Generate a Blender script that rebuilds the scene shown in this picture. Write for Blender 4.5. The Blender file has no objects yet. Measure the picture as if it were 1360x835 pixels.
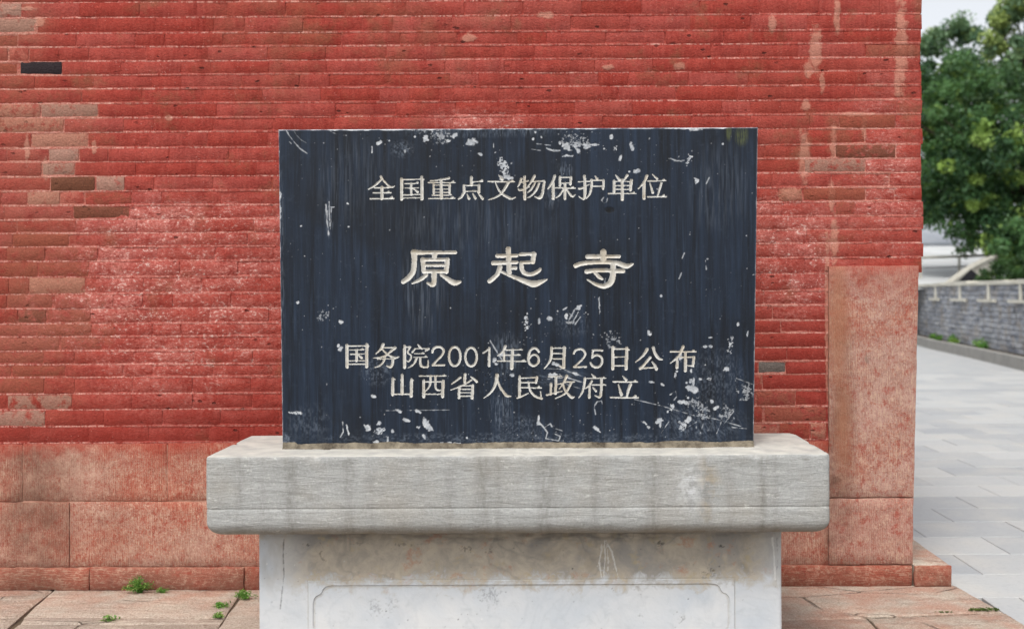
import bpy, math, random
import numpy as np
from mathutils import Matrix, Vector

S = bpy.context.scene
C = S.collection
random.seed(7)
RNG = np.random.default_rng(11)

# ------------------------------------------------------------------ camera, sky, sun, exposure
F = 1322.0                      # focal length in photo pixels (35 mm lens)
VX, VY = 735.0, 390.0           # where lines square to the wall vanish
CZ = 1.233                      # eye height
ROLL = math.radians(0.28)
cam = bpy.data.objects.new("camera", bpy.data.cameras.new("camera"))
C.objects.link(cam)
cam.data.sensor_width = 36.0
cam.data.lens = F / 1360 * 36
cam.data.shift_x = -(VX - 680) / 1360
cam.data.shift_y = -(417.5 - VY) / 1360
cam.matrix_world = Matrix.Translation((0, 0, CZ)) @ Matrix.Rotation(math.radians(90), 4, 'X') @ Matrix.Rotation(-ROLL, 4, 'Z')
cam.data.clip_start = 0.05
cam.data.clip_end = 1500
cam.data.dof.use_dof = True
cam.data.dof.focus_distance = 3.75
cam.data.dof.aperture_fstop = 2.4
S.camera = cam

SUN_EL, SUN_AZ = math.radians(58), math.radians(200)   # high, behind the camera, a little to its left
w = bpy.data.worlds.new("World")
S.world = w
w.use_nodes = True
nt = w.node_tree
nt.nodes.clear()
sky = nt.nodes.new("ShaderNodeTexSky")
sky.sky_type = 'NISHITA'
sky.sun_disc = False
sky.sun_elevation = SUN_EL
sky.sun_rotation = SUN_AZ
sky.air_density = 1.0
sky.dust_density = 4.0
hs = nt.nodes.new("ShaderNodeHueSaturation")
hs.inputs['Saturation'].default_value = 0.20
hs.inputs['Value'].default_value = 1.0
bg = nt.nodes.new("ShaderNodeBackground")
bg.inputs[1].default_value = 0.142
out = nt.nodes.new("ShaderNodeOutputWorld")
nt.links.new(sky.outputs[0], hs.inputs['Color'])
nt.links.new(hs.outputs[0], bg.inputs[0])
nt.links.new(bg.outputs[0], out.inputs[0])

sun = bpy.data.objects.new("sun", bpy.data.lights.new("sun", 'SUN'))
C.objects.link(sun)
sun.data.energy = 1.35
sun.data.angle = math.radians(18)
sun.data.color = (1.0, 0.97, 0.93)
# direction towards the sun: azimuth measured from +Y clockwise, as the sky's sun_rotation
sd = Vector((math.sin(SUN_AZ) * math.cos(SUN_EL), math.cos(SUN_AZ) * math.cos(SUN_EL), math.sin(SUN_EL)))
sun.rotation_euler = sd.to_track_quat('Z', 'Y').to_euler()
sun.location = sd * 20

S.view_settings.view_transform = 'Standard'
S.view_settings.look = 'None'
S.view_settings.gamma = 1.0
S.view_settings.exposure = 0.78
S.render.engine = 'CYCLES'


# ------------------------------------------------------------------ measuring
def PX(x, y, Y):
    """photo pixel seen at distance Y -> world (X, Z)"""
    dx, dy = x - VX, y - VY
    c, s = math.cos(ROLL), math.sin(ROLL)
    ix, iy = dx * c - dy * s, dx * s + dy * c
    return ix / F * Y, CZ - iy / F * Y


def GP(x, y, z=0.0):
    """photo pixel lying on a level plane z -> world (X, Y)"""
    dx, dy = x - VX, y - VY
    c, s = math.cos(ROLL), math.sin(ROLL)
    ix, iy = dx * c - dy * s, dx * s + dy * c
    Y = (CZ - z) * F / iy
    return ix / F * Y, Y


# ------------------------------------------------------------------ numpy noise
def _hash(ix, iy, iz, seed):
    h = (ix.astype(np.int64) * 374761393 + iy.astype(np.int64) * 668265263 + iz.astype(np.int64) * 2147483647 + seed * 974711) & 0xffffffff
    h = ((h ^ (h >> 13)) * 1274126177) & 0xffffffff
    h = ((h ^ (h >> 16)) * 2246822519) & 0xffffffff
    return ((h ^ (h >> 15)) & 0xffffff) / float(0xffffff)


def vnoise(x, y, z=0.0, f=(1, 1, 1), seed=0, octaves=1, rough=0.5):
    if not isinstance(f, tuple): f = (f, f, f)
    x = np.asarray(x, float); y = np.asarray(y, float) + 0 * x; z = np.asarray(z, float) + 0 * x
    tot = 0; amp = 1.0; norm = 0
    for o in range(octaves):
        k = 2.0 ** o
        X, Y, Z = x * f[0] * k + 31.7 * o, y * f[1] * k + 17.3 * o, z * f[2] * k + 5.1 * o
        ix, iy, iz = np.floor(X), np.floor(Y), np.floor(Z)
        fx, fy, fz = X - ix, Y - iy, Z - iz
        fx, fy, fz = [t * t * (3 - 2 * t) for t in (fx, fy, fz)]
        r = 0
        for a in (0, 1):
            for b in (0, 1):
                for c in ((0, 1) if np.any(fz) else (0,)):
                    wgt = (fx if a else 1 - fx) * (fy if b else 1 - fy) * (fz if c else 1 - fz)
                    r = r + wgt * _hash(ix + a, iy + b, iz + c, seed + o * 77)
        tot = tot + amp * r; norm += amp; amp *= rough
    return tot / norm


# ------------------------------------------------------------------ object helpers
def tag(o, label=None, cat=None, group=None, kind=None):
    if label: o['label'] = label
    if cat: o['category'] = cat
    if group: o['group'] = group
    if kind: o['kind'] = kind
    return o


def link(o, parent=None):
    C.objects.link(o)
    if parent is not None: o.parent = parent
    return o


def empty(name, loc=(0, 0, 0)):
    o = bpy.data.objects.new(name, None)
    o.empty_display_size = 0.1
    o.location = loc
    return link(o)


def mk(name, verts, faces, mat, parent=None, smooth=False, attrs=None):
    """one mesh object; verts in WORLD coordinates (parents are unrotated empties)"""
    me = bpy.data.meshes.new(name)
    v = np.asarray(verts, dtype=np.float64)
    org = np.zeros(3)
    if parent is not None:
        p = parent; 
        while p is not None:
            org += np.array(p.location); p = p.parent
    if isinstance(faces, np.ndarray) and faces.ndim == 2:
        k = faces.shape[1]; n = len(faces)
        me.vertices.add(len(v)); me.vertices.foreach_set("co", (v - org).astype(np.float32).ravel())
        me.loops.add(n * k); me.loops.foreach_set("vertex_index", faces.astype(np.int32).ravel())
        me.polygons.add(n); me.polygons.foreach_set("loop_start", np.arange(0, n * k, k, dtype=np.int32))
        me.update(calc_edges=True)
    else:
        me.from_pydata((v - org).tolist(), [], faces)
    if attrs:
        for an, av in attrs.items():
            a = me.attributes.new(an, 'FLOAT', 'POINT')
            a.data.foreach_set("value", np.asarray(av, dtype=np.float32).ravel())
    if smooth:
        me.polygons.foreach_set("use_smooth", np.ones(len(me.polygons), dtype=bool))
    me.materials.append(mat)
    me.update()
    if smooth and len(me.polygons) < 60000: me.set_sharp_from_angle(angle=math.radians(38))
    o = bpy.data.objects.new(name, me)
    return link(o, parent)


class MB:
    """collects pieces of one mesh"""
    def __init__(s): s.v = []; s.f = []
    def add(s, v, f):
        b = len(s.v); s.v += [tuple(p) for p in v]; s.f += [tuple(i + b for i in q) for q in f]
    def box(s, x0, x1, y0, y1, z0, z1, b=0.0):
        v = [(x0, y0, z0), (x1, y0, z0), (x1, y1, z0), (x0, y1, z0), (x0, y0, z1), (x1, y0, z1), (x1, y1, z1), (x0, y1, z1)]
        s.add(v, [(0, 3, 2, 1), (4, 5, 6, 7), (0, 1, 5, 4), (1, 2, 6, 5), (2, 3, 7, 6), (3, 0, 4, 7)])
    def bar(s, p, q, wx, wy):
        p, q = Vector(p), Vector(q); d = (q - p).normalized()
        a = d.cross(Vector((0, 0, 1)));
        if a.length < 1e-3: a = Vector((1, 0, 0))
        a.normalize(); b = d.cross(a).normalized()
        v = [c + a * (i * wx / 2) + b * (j * wy / 2) for c in (p, q) for i, j in ((-1, -1), (1, -1), (1, 1), (-1, 1))]
        s.add(v, [(0, 1, 2, 3), (7, 6, 5, 4), (0, 4, 5, 1), (1, 5, 6, 2), (2, 6, 7, 3), (3, 7, 4, 0)])
    def tube(s, pts, rad, n=8):
        pts = [Vector(p) for p in pts]; rings = []
        for i, p in enumerate(pts):
            d = (pts[min(i + 1, len(pts) - 1)] - pts[max(i - 1, 0)]).normalized()
            a = d.cross(Vector((0.13, 0.2, 1))).normalized(); b = d.cross(a)
            r = rad[i] if isinstance(rad, (list, tuple)) else rad
            rings.append([p + (a * math.cos(t) + b * math.sin(t)) * r for t in [2 * math.pi * k / n for k in range(n)]])
        v = [q for r in rings for q in r]; f = []
        for i in range(len(rings) - 1):
            for k in range(n):
                k2 = (k + 1) % n
                f.append((i * n + k, i * n + k2, (i + 1) * n + k2, (i + 1) * n + k))
        f.append(tuple(range(n))[::-1]); f.append(tuple((len(rings) - 1) * n + k for k in range(n)))
        s.add(v, f)
    def build(s, name, mat, parent=None, smooth=False): return mk(name, s.v, s.f, mat, parent, smooth)


def block(quad, N, depth, nu, nv, amp=0.002, rnd=0.004, wob=0.002, freq=12.0, seed=0, tilt=0.0, drop_back=True):
    """a rough stone/brick whose worn front is the 4-corner quad (bl, br, tr, tl); returns verts, faces"""
    bl, br, tr, tl = [np.array(p, float) for p in quad]
    N = np.array(N, float)
    us = np.linspace(0, 1, nu + 1); vs = np.linspace(0, 1, nv + 1)
    L = np.linalg.norm(br - bl); H = np.linalg.norm(tl - bl)
    us[1] = min(us[1], rnd * 1.6 / L); us[-2] = 1 - us[1]
    vs[1] = min(vs[1], rnd * 1.6 / H); vs[-2] = 1 - vs[1]
    U, V = np.meshgrid(us, vs)
    P = ((1 - U)[..., None] * (1 - V)[..., None] * bl + U[..., None] * (1 - V)[..., None] * br
         + U[..., None] * V[..., None] * tr + (1 - U)[..., None] * V[..., None] * tl)
    n = vnoise(P[..., 0], P[..., 1], P[..., 2], freq, seed, 3) - 0.5
    t = random.uniform(-1, 1) * tilt, random.uniform(-1, 1) * tilt
    off = n * 2 * amp + t[0] * (U - .5) + t[1] * (V - .5)
    edge = (U == 0) | (U == 1) | (V == 0) | (V == 1)
    off = off - edge * rnd
    eu = (br - bl) / L; ev = (tl - bl) / H
    wu = vnoise(P[..., 0], P[..., 1], P[..., 2], 28.0, seed + 5, 2) - 0.5
    wv = vnoise(P[..., 0], P[..., 1], P[..., 2], 28.0, seed + 9, 2) - 0.5
    P = P + off[..., None] * N + (wu * wob * 2)[..., None] * eu + (wv * wob * 2)[..., None] * ev
    verts = P.reshape(-1, 3).tolist()
    W = nu + 1; faces = []
    for j in range(nv):
        for i in range(nu):
            a = j * W + i; faces.append((a, a + 1, a + W + 1, a + W))
    ring = [i for i in range(nu)] + [nu + j * W for j in range(nv)] + [nv * W + nu - i for i in range(nu)] + [(nv - j) * W for j in range(nv)]
    b = len(verts)
    for i in ring: verts.append((np.array(verts[i]) - N * (depth)).tolist())
    m = len(ring)
    for k in range(m):
        k2 = (k + 1) % m
        faces.append((ring[k], b + k, b + k2, ring[k2]))
    faces.append(tuple(b + k for k in range(m))[::-1])
    return verts, faces


# ------------------------------------------------------------------ material helpers
class NB:
    def __init__(s, name):
        s.m = bpy.data.materials.new(name); s.m.use_nodes = True
        s.t = s.m.node_tree; s.t.nodes.clear()
        s.out = s.t.nodes.new("ShaderNodeOutputMaterial")
        s.b = s.t.nodes.new("ShaderNodeBsdfPrincipled")
        s.t.links.new(s.b.outputs[0], s.out.inputs[0])
        s.geo = s.t.nodes.new("ShaderNodeNewGeometry")
        s.pos = s.geo.outputs['Position']
    def set(s, inp, v):
        if isinstance(v, bpy.types.NodeSocket): s.t.links.new(v, inp)
        elif v is not None:
            if isinstance(v, tuple) and len(v) == 3 and inp.type == 'RGBA': v = v + (1,)
            inp.default_value = v
    def math(s, op, a, b=None, c=None, clamp=False):
        n = s.t.nodes.new("ShaderNodeMath"); n.operation = op; n.use_clamp = clamp
        s.set(n.inputs[0], a); s.set(n.inputs[1], b); s.set(n.inputs[2], c)
        return n.outputs[0]
    def mul(s, a, b): return s.math('MULTIPLY', a, b)
    def add(s, a, b): return s.math('ADD', a, b)
    def mx(s, a, b): return s.math('MAXIMUM', a, b)
    def mix(s, f, a, b, mode='MIX'):
        n = s.t.nodes.new("ShaderNodeMix"); n.data_type = 'RGBA'; n.blend_type = mode; n.clamp_factor = True
        s.set(n.inputs[0], f); s.set(n.inputs[6], a); s.set(n.inputs[7], b)
        return n.outputs[2]
    def mr(s, x, a, b, c=0.0, d=1.0, smooth=False):
        n = s.t.nodes.new("ShaderNodeMapRange"); n.clamp = True
        if smooth: n.interpolation_type = 'SMOOTHSTEP'
        for i, v in enumerate((x, a, b, c, d)): s.set(n.inputs[i], v)
        return n.outputs[0]
    def scale(s, vec, k):
        n = s.t.nodes.new("ShaderNodeVectorMath"); n.operation = 'MULTIPLY'
        s.set(n.inputs[0], vec); n.inputs[1].default_value = k if isinstance(k, tuple) else (k, k, k)
        return n.outputs[0]
    def noise(s, scale, detail=3.0, rough=0.55, vec=None, k=None, dist=0.0, off=None):
        v = vec or s.pos
        if k: v = s.scale(v, k)
        if off:
            a = s.t.nodes.new("ShaderNodeVectorMath"); a.operation = 'ADD'
            s.set(a.inputs[0], v); a.inputs[1].default_value = off; v = a.outputs[0]
        n = s.t.nodes.new("ShaderNodeTexNoise"); n.inputs['Scale'].default_value = scale
        n.inputs['Detail'].default_value = detail; n.inputs['Roughness'].default_value = rough
        n.inputs['Distortion'].default_value = dist
        s.t.links.new(v, n.inputs['Vector'])
        return n.outputs['Fac']
    def vor(s, scale, feature='F1', k=None, rand=1.0, outp='Distance'):
        v = s.scale(s.pos, k) if k else s.pos
        n = s.t.nodes.new("ShaderNodeTexVoronoi"); n.feature = feature
        n.inputs['Scale'].default_value = scale; n.inputs['Randomness'].default_value = rand
        s.t.links.new(v, n.inputs['Vector'])
        return n.outputs[outp]
    def attr(s, name, col=False, geometry=True):
        n = s.t.nodes.new("ShaderNodeAttribute"); n.attribute_name = name
        return n.outputs['Color' if col else 'Fac']
    def objcol(s):
        n = s.t.nodes.new("ShaderNodeObjectInfo"); return n.outputs['Color'], n.outputs['Alpha'], n.outputs['Random']
    def ell(s, cx, cz, rx, rz, soft=0.5):
        """soft 0..1 region on an upright face: ellipse centred at world (cx, cz)"""
        a = s.t.nodes.new("ShaderNodeVectorMath"); a.operation = 'SUBTRACT'
        s.t.links.new(s.pos, a.inputs[0]); a.inputs[1].default_value = (cx, 0, cz)
        b = s.scale(a.outputs[0], (1 / rx, 0.0, 1 / rz))
        l = s.t.nodes.new("ShaderNodeVectorMath"); l.operation = 'LENGTH'
        s.t.links.new(b, l.inputs[0])
        return s.mr(l.outputs['Value'], 1.0 + soft, 1.0 - soft, 0.0, 1.0)
    def pell(s, x, y, rx, ry, Y, soft=0.5):
        cx, cz = PX(x, y, Y); return s.ell(cx, cz, rx / F * Y, ry / F * Y, soft)
    def bump(s, h, dist=0.005, strength=1.0, normal=None):
        n = s.t.nodes.new("ShaderNodeBump"); n.inputs['Distance'].default_value = dist
        n.inputs['Strength'].default_value = strength
        s.set(n.inputs['Height'], h)
        if normal: s.t.links.new(normal, n.inputs['Normal'])
        return n.outputs[0]
    def done(s, col, rough=0.85, nrm=None, spec=0.3):
        s.set(s.b.inputs['Base Color'], col); s.set(s.b.inputs['Roughness'], rough)
        s.b.inputs['Specular IOR Level'].default_value = spec
        if nrm: s.t.links.new(nrm, s.b.inputs['Normal'])
        return s.m


ALB = 0.74     # the photo is exposed bright: real base colours sit below what it shows


def srgb(r, g, b):
    return tuple(ALB * (c / 255 / 12.92 if c / 255 <= 0.04045 else ((c / 255 + 0.055) / 1.055) ** 2.4) for c in (r, g, b))


YW = 4.20      # face of the temple wall


def wall_material(name, joint=False):
    n = NB(name)
    oc, oa, rnd = n.objcol()
    big = n.noise(1.6, 4, 0.6)
    mid = n.noise(9, 4, 0.6)
    fine = n.noise(115, 5, 0.75)
    brush = n.noise(30, 3, 0.6, k=(2.6, 1, 0.45))
    col = n.mix(n.mr(mid, 0.3, 0.7), srgb(140, 46, 38), srgb(168, 67, 56))
    col = n.mix(n.mul(n.mr(brush, 0.45, 0.75), 0.4), col, srgb(190, 94, 82))
    col = n.mix(n.mul(n.mr(big, 0.52, 0.72), 0.42), col, srgb(142, 72, 56))
    col = n.mix(n.mul(n.mr(fine, 0.50, 0.66), 0.42), col, srgb(122, 50, 42))
    col = n.mix(n.mul(n.mr(fine, 0.46, 0.34), 0.32), col, srgb(192, 98, 80))
    # old grime in patches where the paint has worn thin
    g = n.noise(5.5, 5, 0.7, off=(3, 1, 8))
    grime = n.mul(n.mx(n.mr(g, 0.56, 0.70), n.mul(n.pell(450, 45, 150, 70, YW, .8), n.mr(g, 0.46, 0.62))), 0.5)
    col = n.mix(grime, col, srgb(128, 92, 66))
    # the left end has weathered back towards brown brick
    lf = n.mx(n.pell(45, 400, 60, 150, YW, .6), n.mx(n.pell(15, 40, 45, 60, YW, .6), n.mul(n.pell(60, 190, 60, 90, YW, .6), .6)))
    lf = n.mul(lf, n.mr(n.add(n.mul(mid, .6), n.mul(n.noise(30, 4, .7, off=(6, 2, 6)), .5)), .42, .62))
    col = n.mix(n.mul(lf, .75), col, srgb(148, 88, 70))
    # deep red band above the stone footing
    low = n.mx(n.mx(n.pell(290, 560, 160, 32, YW, .6), n.pell(60, 575, 110, 14, YW, .6)), n.mul(n.pell(1050, 480, 60, 130, YW, .6), .6))
    col = n.mix(n.mul(low, n.mr(mid, .25, .6, .25, .75)), col, srgb(134, 42, 34))
    # bleached, salt-bitten zone
    z = n.mx(n.pell(235, 405, 160, 130, YW, .5), n.pell(250, 300, 140, 35, YW, .6))
    z = n.mx(z, n.mul(n.pell(1055, 350, 60, 80, YW, .6), 0.9))
    z = n.mx(z, n.mul(n.pell(640, 158, 55, 16, YW, .6), 1.0))
    z = n.mx(z, n.mul(n.pell(1030, 275, 40, 22, YW, .6), 0.9))
    z = n.mx(z, n.mul(n.pell(1175, 230, 55, 120, YW, .6), 0.7))
    z = n.mx(z, 0.12)
    m1 = n.noise(24, 6, 0.78, off=(9, 2, 1), dist=0.9, k=(.75, 1, 1.35))
    m2 = n.noise(75, 5, 0.7, off=(1, 4, 6), k=(1, 1, 1.3))
    if not joint: z = n.mul(z, n.mr(rnd, 0, 1, .62, 1.25))
    blo = n.mr(n.noise(6.5, 4, .65, off=(0, 3, 7), k=(.8, 1, 1.2)), .40, .60, .35, 1.0)
    pk = n.mul(n.mul(n.mr(n.add(n.mul(m1, 0.65), n.mul(m2, 0.45)), 0.455, 0.60), z), blo)
    col = n.mix(n.mul(pk, 0.80), col, srgb(212, 132, 120))
    wh = n.mul(n.mr(n.add(n.mul(m1, 0.5), n.mul(m2, 0.6)), 0.60, 0.66), n.mr(z, 0.3, 0.9))
    col = n.mix(n.mul(wh, 0.8), col, srgb(232, 200, 188))
    # beige repair plaster, dribbles and smears
    pl = None
    for (x, y, rx, ry) in ((1083, 68, 9, 36), (1075, 92, 8, 14), (1092, 110, 4, 14), (1197, 60, 9, 70), (1112, 20, 5, 32), (1068, 210, 9, 38),
                           (1050, 258, 17, 10), (1107, 190, 5, 30), (1192, 110, 5, 22), (1026, 32, 6, 12), (1108, 320, 6, 36), (1148, 170, 4, 20),
                           (1105, 260, 5, 24), (1099, 420, 4, 130), (52, 30, 8, 8), (36, 200, 4, 22), (60, 225, 4, 18), (125, 195, 4, 12), (30, 12, 24, 3),
                           (1135, 152, 26, 4), (1070, 140, 7, 8), (1210, 68, 5, 10), (225, 157, 6, 4), (902, 88, 9, 6), (808, 90, 9, 4), (622, 50, 11, 6), (725, 20, 12, 5)):
        e = n.pell(x, y, rx, ry, YW, .7)
        pl = e if pl is None else n.mx(pl, e)
    pln = n.mr(n.add(n.mul(pl, 0.55), n.mul(n.noise(34, 5, 0.7, off=(2, 2, 2)), 0.8)), 0.66, 0.82)
    col = n.mix(n.mul(pln, 0.55), col, srgb(204, 150, 128))
    # sparse white nicks
    v = n.vor(60, k=(1, 1, 1.4))
    nick = n.mul(n.mr(v, 0.14, 0.07), n.mr(n.noise(7, 3, .6, off=(5, 5, 5)), 0.50, 0.66))
    col = n.mix(n.mul(nick, 0.55), col, srgb(238, 196, 184))
    v2 = n.add(n.vor(15, k=(.8, 1, 1.5)), n.mul(n.math('SUBTRACT', n.noise(70, 3, .7), .5), .22))
    pit = n.mul(n.mr(v2, 0.13, 0.08), n.mr(n.noise(4, 3, .6, off=(7, 5, 5)), 0.47, 0.56))
    col = n.mix(n.mul(pit, 0.8), col, srgb(74, 34, 28))
    if joint:
        d1 = n.noise(16, 4, 0.75, k=(1, 1, 0.3), off=(4, 4, 4))
        d2 = n.noise(90, 3, 0.7, k=(1, 1, 0.6))
        hj = n.attr("joint")
        dash = n.mul(n.mul(n.mr(n.add(n.mul(d1, .6), n.mul(d2, .5)), 0.47, 0.60), hj), 0.9)
        tint = n.mix(n.mr(d2, .35, .7), srgb(205, 116, 104), srgb(240, 196, 180))
        col = n.mix(dash, col, tint)
        col = n.mix(n.mul(n.mr(d1, 0.31, 0.25), n.mul(hj, 0.4)), col, srgb(84, 34, 28))
        # round the bare bricks the joint is pale lime
        bare = n.mx(n.pell(70, 190, 75, 105, YW, .5), n.mx(n.pell(20, 40, 45, 50, YW, .5), n.pell(50, 100, 35, 12, YW, .5)))
        bare = n.mx(bare, n.pell(1150, 205, 60, 75, YW, .5))
        bare = n.mx(bare, n.pell(1035, 500, 45, 95, YW, .4))
        col = n.mix(n.mul(n.mul(bare, n.mr(fine, .35, .6)), 0.7), col, srgb(208, 152, 134))
    else:
        bn = n.noise(26, 5, 0.7, off=(1, 7, 3))
        f = n.mr(n.add(oa, n.mul(n.mul(n.math('SUBTRACT', bn, 0.5), 2.6), n.mr(oa, .95, 1.0, 1.0, .1))), 0.30, 0.72)
        f = n.mul(f, n.mr(oa, 0.02, 0.1))
        hb = n.t.nodes.new("ShaderNodeHueSaturation"); n.set(hb.inputs['Color'], oc)
        n.set(hb.inputs['Value'], n.mr(fine, .3, .7, 1.35, .78)); bc = hb.outputs[0]
        bc = n.mix(n.mul(n.mr(bn, .52, .72), n.mul(n.math('SUBTRACT', 1.0, oa), 1.2)), bc, srgb(150, 70, 56))
        col = n.mix(n.mul(f, n.mr(oa, .9, 1.0, .84, .96)), col, bc)
        # individual bricks took the paint a little differently
        hsv = n.t.nodes.new("ShaderNodeHueSaturation")
        n.set(hsv.inputs['Value'], n.mr(rnd, 0, 1, 0.95, 1.04)); n.set(hsv.inputs['Color'], col)
        n.set(hsv.inputs['Saturation'], n.mr(rnd, 0, 1, 1.02, 0.97))
        col = hsv.outputs[0]
    h = n.add(n.add(n.mul(n.noise(26, 6, .7), 0.9), n.mul(n.noise(120, 4, .7), 0.6)), n.mul(brush, 0.2))
    h = n.math('SUBTRACT', h, n.mul(pit, .9))
    h = n.add(h, n.mul(pln, .25))
    return n.done(col, 0.9, n.bump(h, 0.009, 0.85), 0.18)


def stone_material(name, groove='Z', red=0.5, tone=(188, 150, 130)):
    """pink-grey chiselled stone that still carries red limewash"""
    n = NB(name)
    k = (1.0, 1.0, 0.12) if groove == 'Z' else (0.12, 1.0, 1.0)
    gr = n.noise(230, 2, 0.5, k=k)
    mid = n.noise(7, 5, 0.65)
    sp = n.noise(150, 5, 0.8)
    oc, oa, rnd = n.objcol()
    wv = n.t.nodes.new("ShaderNodeTexWave"); wv.bands_direction = 'X' if groove == 'Z' else 'Z'
    n.t.links.new(n.pos, wv.inputs['Vector'])
    for a_, b_ in (('Scale', 34.0), ('Distortion', 5.0), ('Detail', 3.0), ('Detail Scale', 2.0)): wv.inputs[a_].default_value = b_
    wave = wv.outputs['Fac']
    sp2 = n.noise(95, 6, 0.85, off=(5, 1, 7))
    base = n.mix(n.mr(mid, .3, .7), srgb(*tone), srgb(tone[0] - 34, tone[1] - 34, tone[2] - 32))
    redc = n.mix(n.mr(mid, .3, .7), srgb(164, 74, 56), srgb(184, 104, 84))
    f = n.mr(n.add(n.add(n.mul(sp, .75), n.mul(mid, .30)), n.mul(n.noise(2.2, 3, .5), .35)), 0.80 - 0.22 * red, 0.92 - 0.22 * red)
    f = n.mx(f, n.mul(oa, n.mr(sp, 0.35, 0.6)))
    col = n.mix(f, base, redc)
    # light crests of the chisel marks
    col = n.mix(n.mul(n.mr(gr, .5, .7), n.mul(n.mr(n.noise(3.0, 3, .5, off=(2, 9, 4)), .4, .6), 0.7)), col, srgb(216, 184, 158))
    col = n.mix(n.mul(n.mr(gr, .42, .3), 0.35), col, srgb(120, 66, 52))
    col = n.mix(n.mr(rnd, .55, 1.0, 0, .28), col, srgb(156, 112, 98))
    col = n.mix(n.mr(rnd, .35, 0.0, 0, .25), col, srgb(206, 160, 138))
    wm = n.mr(n.noise(2.6, 3, .6, off=(1, 9, 9)), .42, .58, .25, 1.0)
    col = n.mix(n.mul(n.mul(n.mr(wave, .55, .95), wm), .26 if groove == 'Z' else 0.0), col, srgb(216, 186, 160))
    col = n.mix(n.mul(n.mr(sp2, .555, .61), .62), col, srgb(222, 192, 166))
    col = n.mix(n.mul(n.mr(sp2, .44, .39), .55), col, srgb(132, 62, 48))
    bt = n.noise(26, 6, .78, off=(3, 8, 1))
    col = n.mix(n.mul(n.mr(bt, .54, .64), .5), col, srgb(216, 178, 154))
    col = n.mix(n.mul(n.mr(bt, .47, .36), .65), col, srgb(162, 62, 46))
    # lichen-grey blots
    bl = n.mr(n.noise(5, 4, .7, off=(8, 1, 2), dist=.5), .64, .72)
    col = n.mix(n.mul(bl, .55), col, srgb(112, 96, 88))
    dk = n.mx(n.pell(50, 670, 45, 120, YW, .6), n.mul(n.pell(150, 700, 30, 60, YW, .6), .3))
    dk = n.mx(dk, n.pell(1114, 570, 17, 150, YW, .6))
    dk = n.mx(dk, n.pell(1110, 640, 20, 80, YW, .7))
    dk = n.mx(dk, n.pell(1102, 725, 9, 32, YW, .6))  # narrow dark band painted in like a shadow gap beside the pedestal
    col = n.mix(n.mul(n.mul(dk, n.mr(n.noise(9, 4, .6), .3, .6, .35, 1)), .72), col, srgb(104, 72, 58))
    if groove == 'Z' and name.endswith('footing_stone'):
        pz_ = n.t.nodes.new("ShaderNodeSeparateXYZ"); n.t.links.new(n.pos, pz_.inputs[0])
        zt_ = PX(200, 592, YW)[1]
        ws = n.mul(n.mr(n.add(pz_.outputs[2], n.mul(n.math('SUBTRACT', n.noise(11, 5, .7), .5), .22)), zt_ - .07, zt_ + .01), .75)
        col = n.mix(ws, col, srgb(156, 58, 44))
    gz_ = n.t.nodes.new("ShaderNodeSeparateXYZ"); n.t.links.new(n.pos, gz_.inputs[0])
    spl = n.mr(n.add(gz_.outputs[2], n.mul(n.math('SUBTRACT', n.noise(8, 5, .7, off=(2, 2, 5)), .5), .16)), .14, .0)
    col = n.mix(n.mul(spl, .5), col, srgb(92, 70, 58))
    if not name.endswith('footing_stone') and groove == 'Z':
        ws = n.mul(n.mr(n.add(gz_.outputs[2], n.mul(n.math('SUBTRACT', n.noise(11, 5, .7), .5), .3)), PX(1160, 400, YW)[1], PX(1160, 352, YW)[1]), .6)
        col = n.mix(ws, col, srgb(164, 66, 52))
    # ochre clay smeared down the joint by the tall corner stone
    och = n.mx(n.pell(1112, 430, 12, 90, YW, .5), n.pell(1118, 560, 10, 60, YW, .7))
    col = n.mix(n.mul(och, .6), col, srgb(178, 122, 94))
    h = n.add(n.add(n.mul(gr, .4), n.mul(sp, .5)), n.add(n.mul(n.noise(25, 4, .6), .8), n.mul(wave, .18 if groove == 'Z' else 0.0)))
    return n.done(col, 0.92, n.bump(h, 0.007, 0.8), 0.2)


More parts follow.
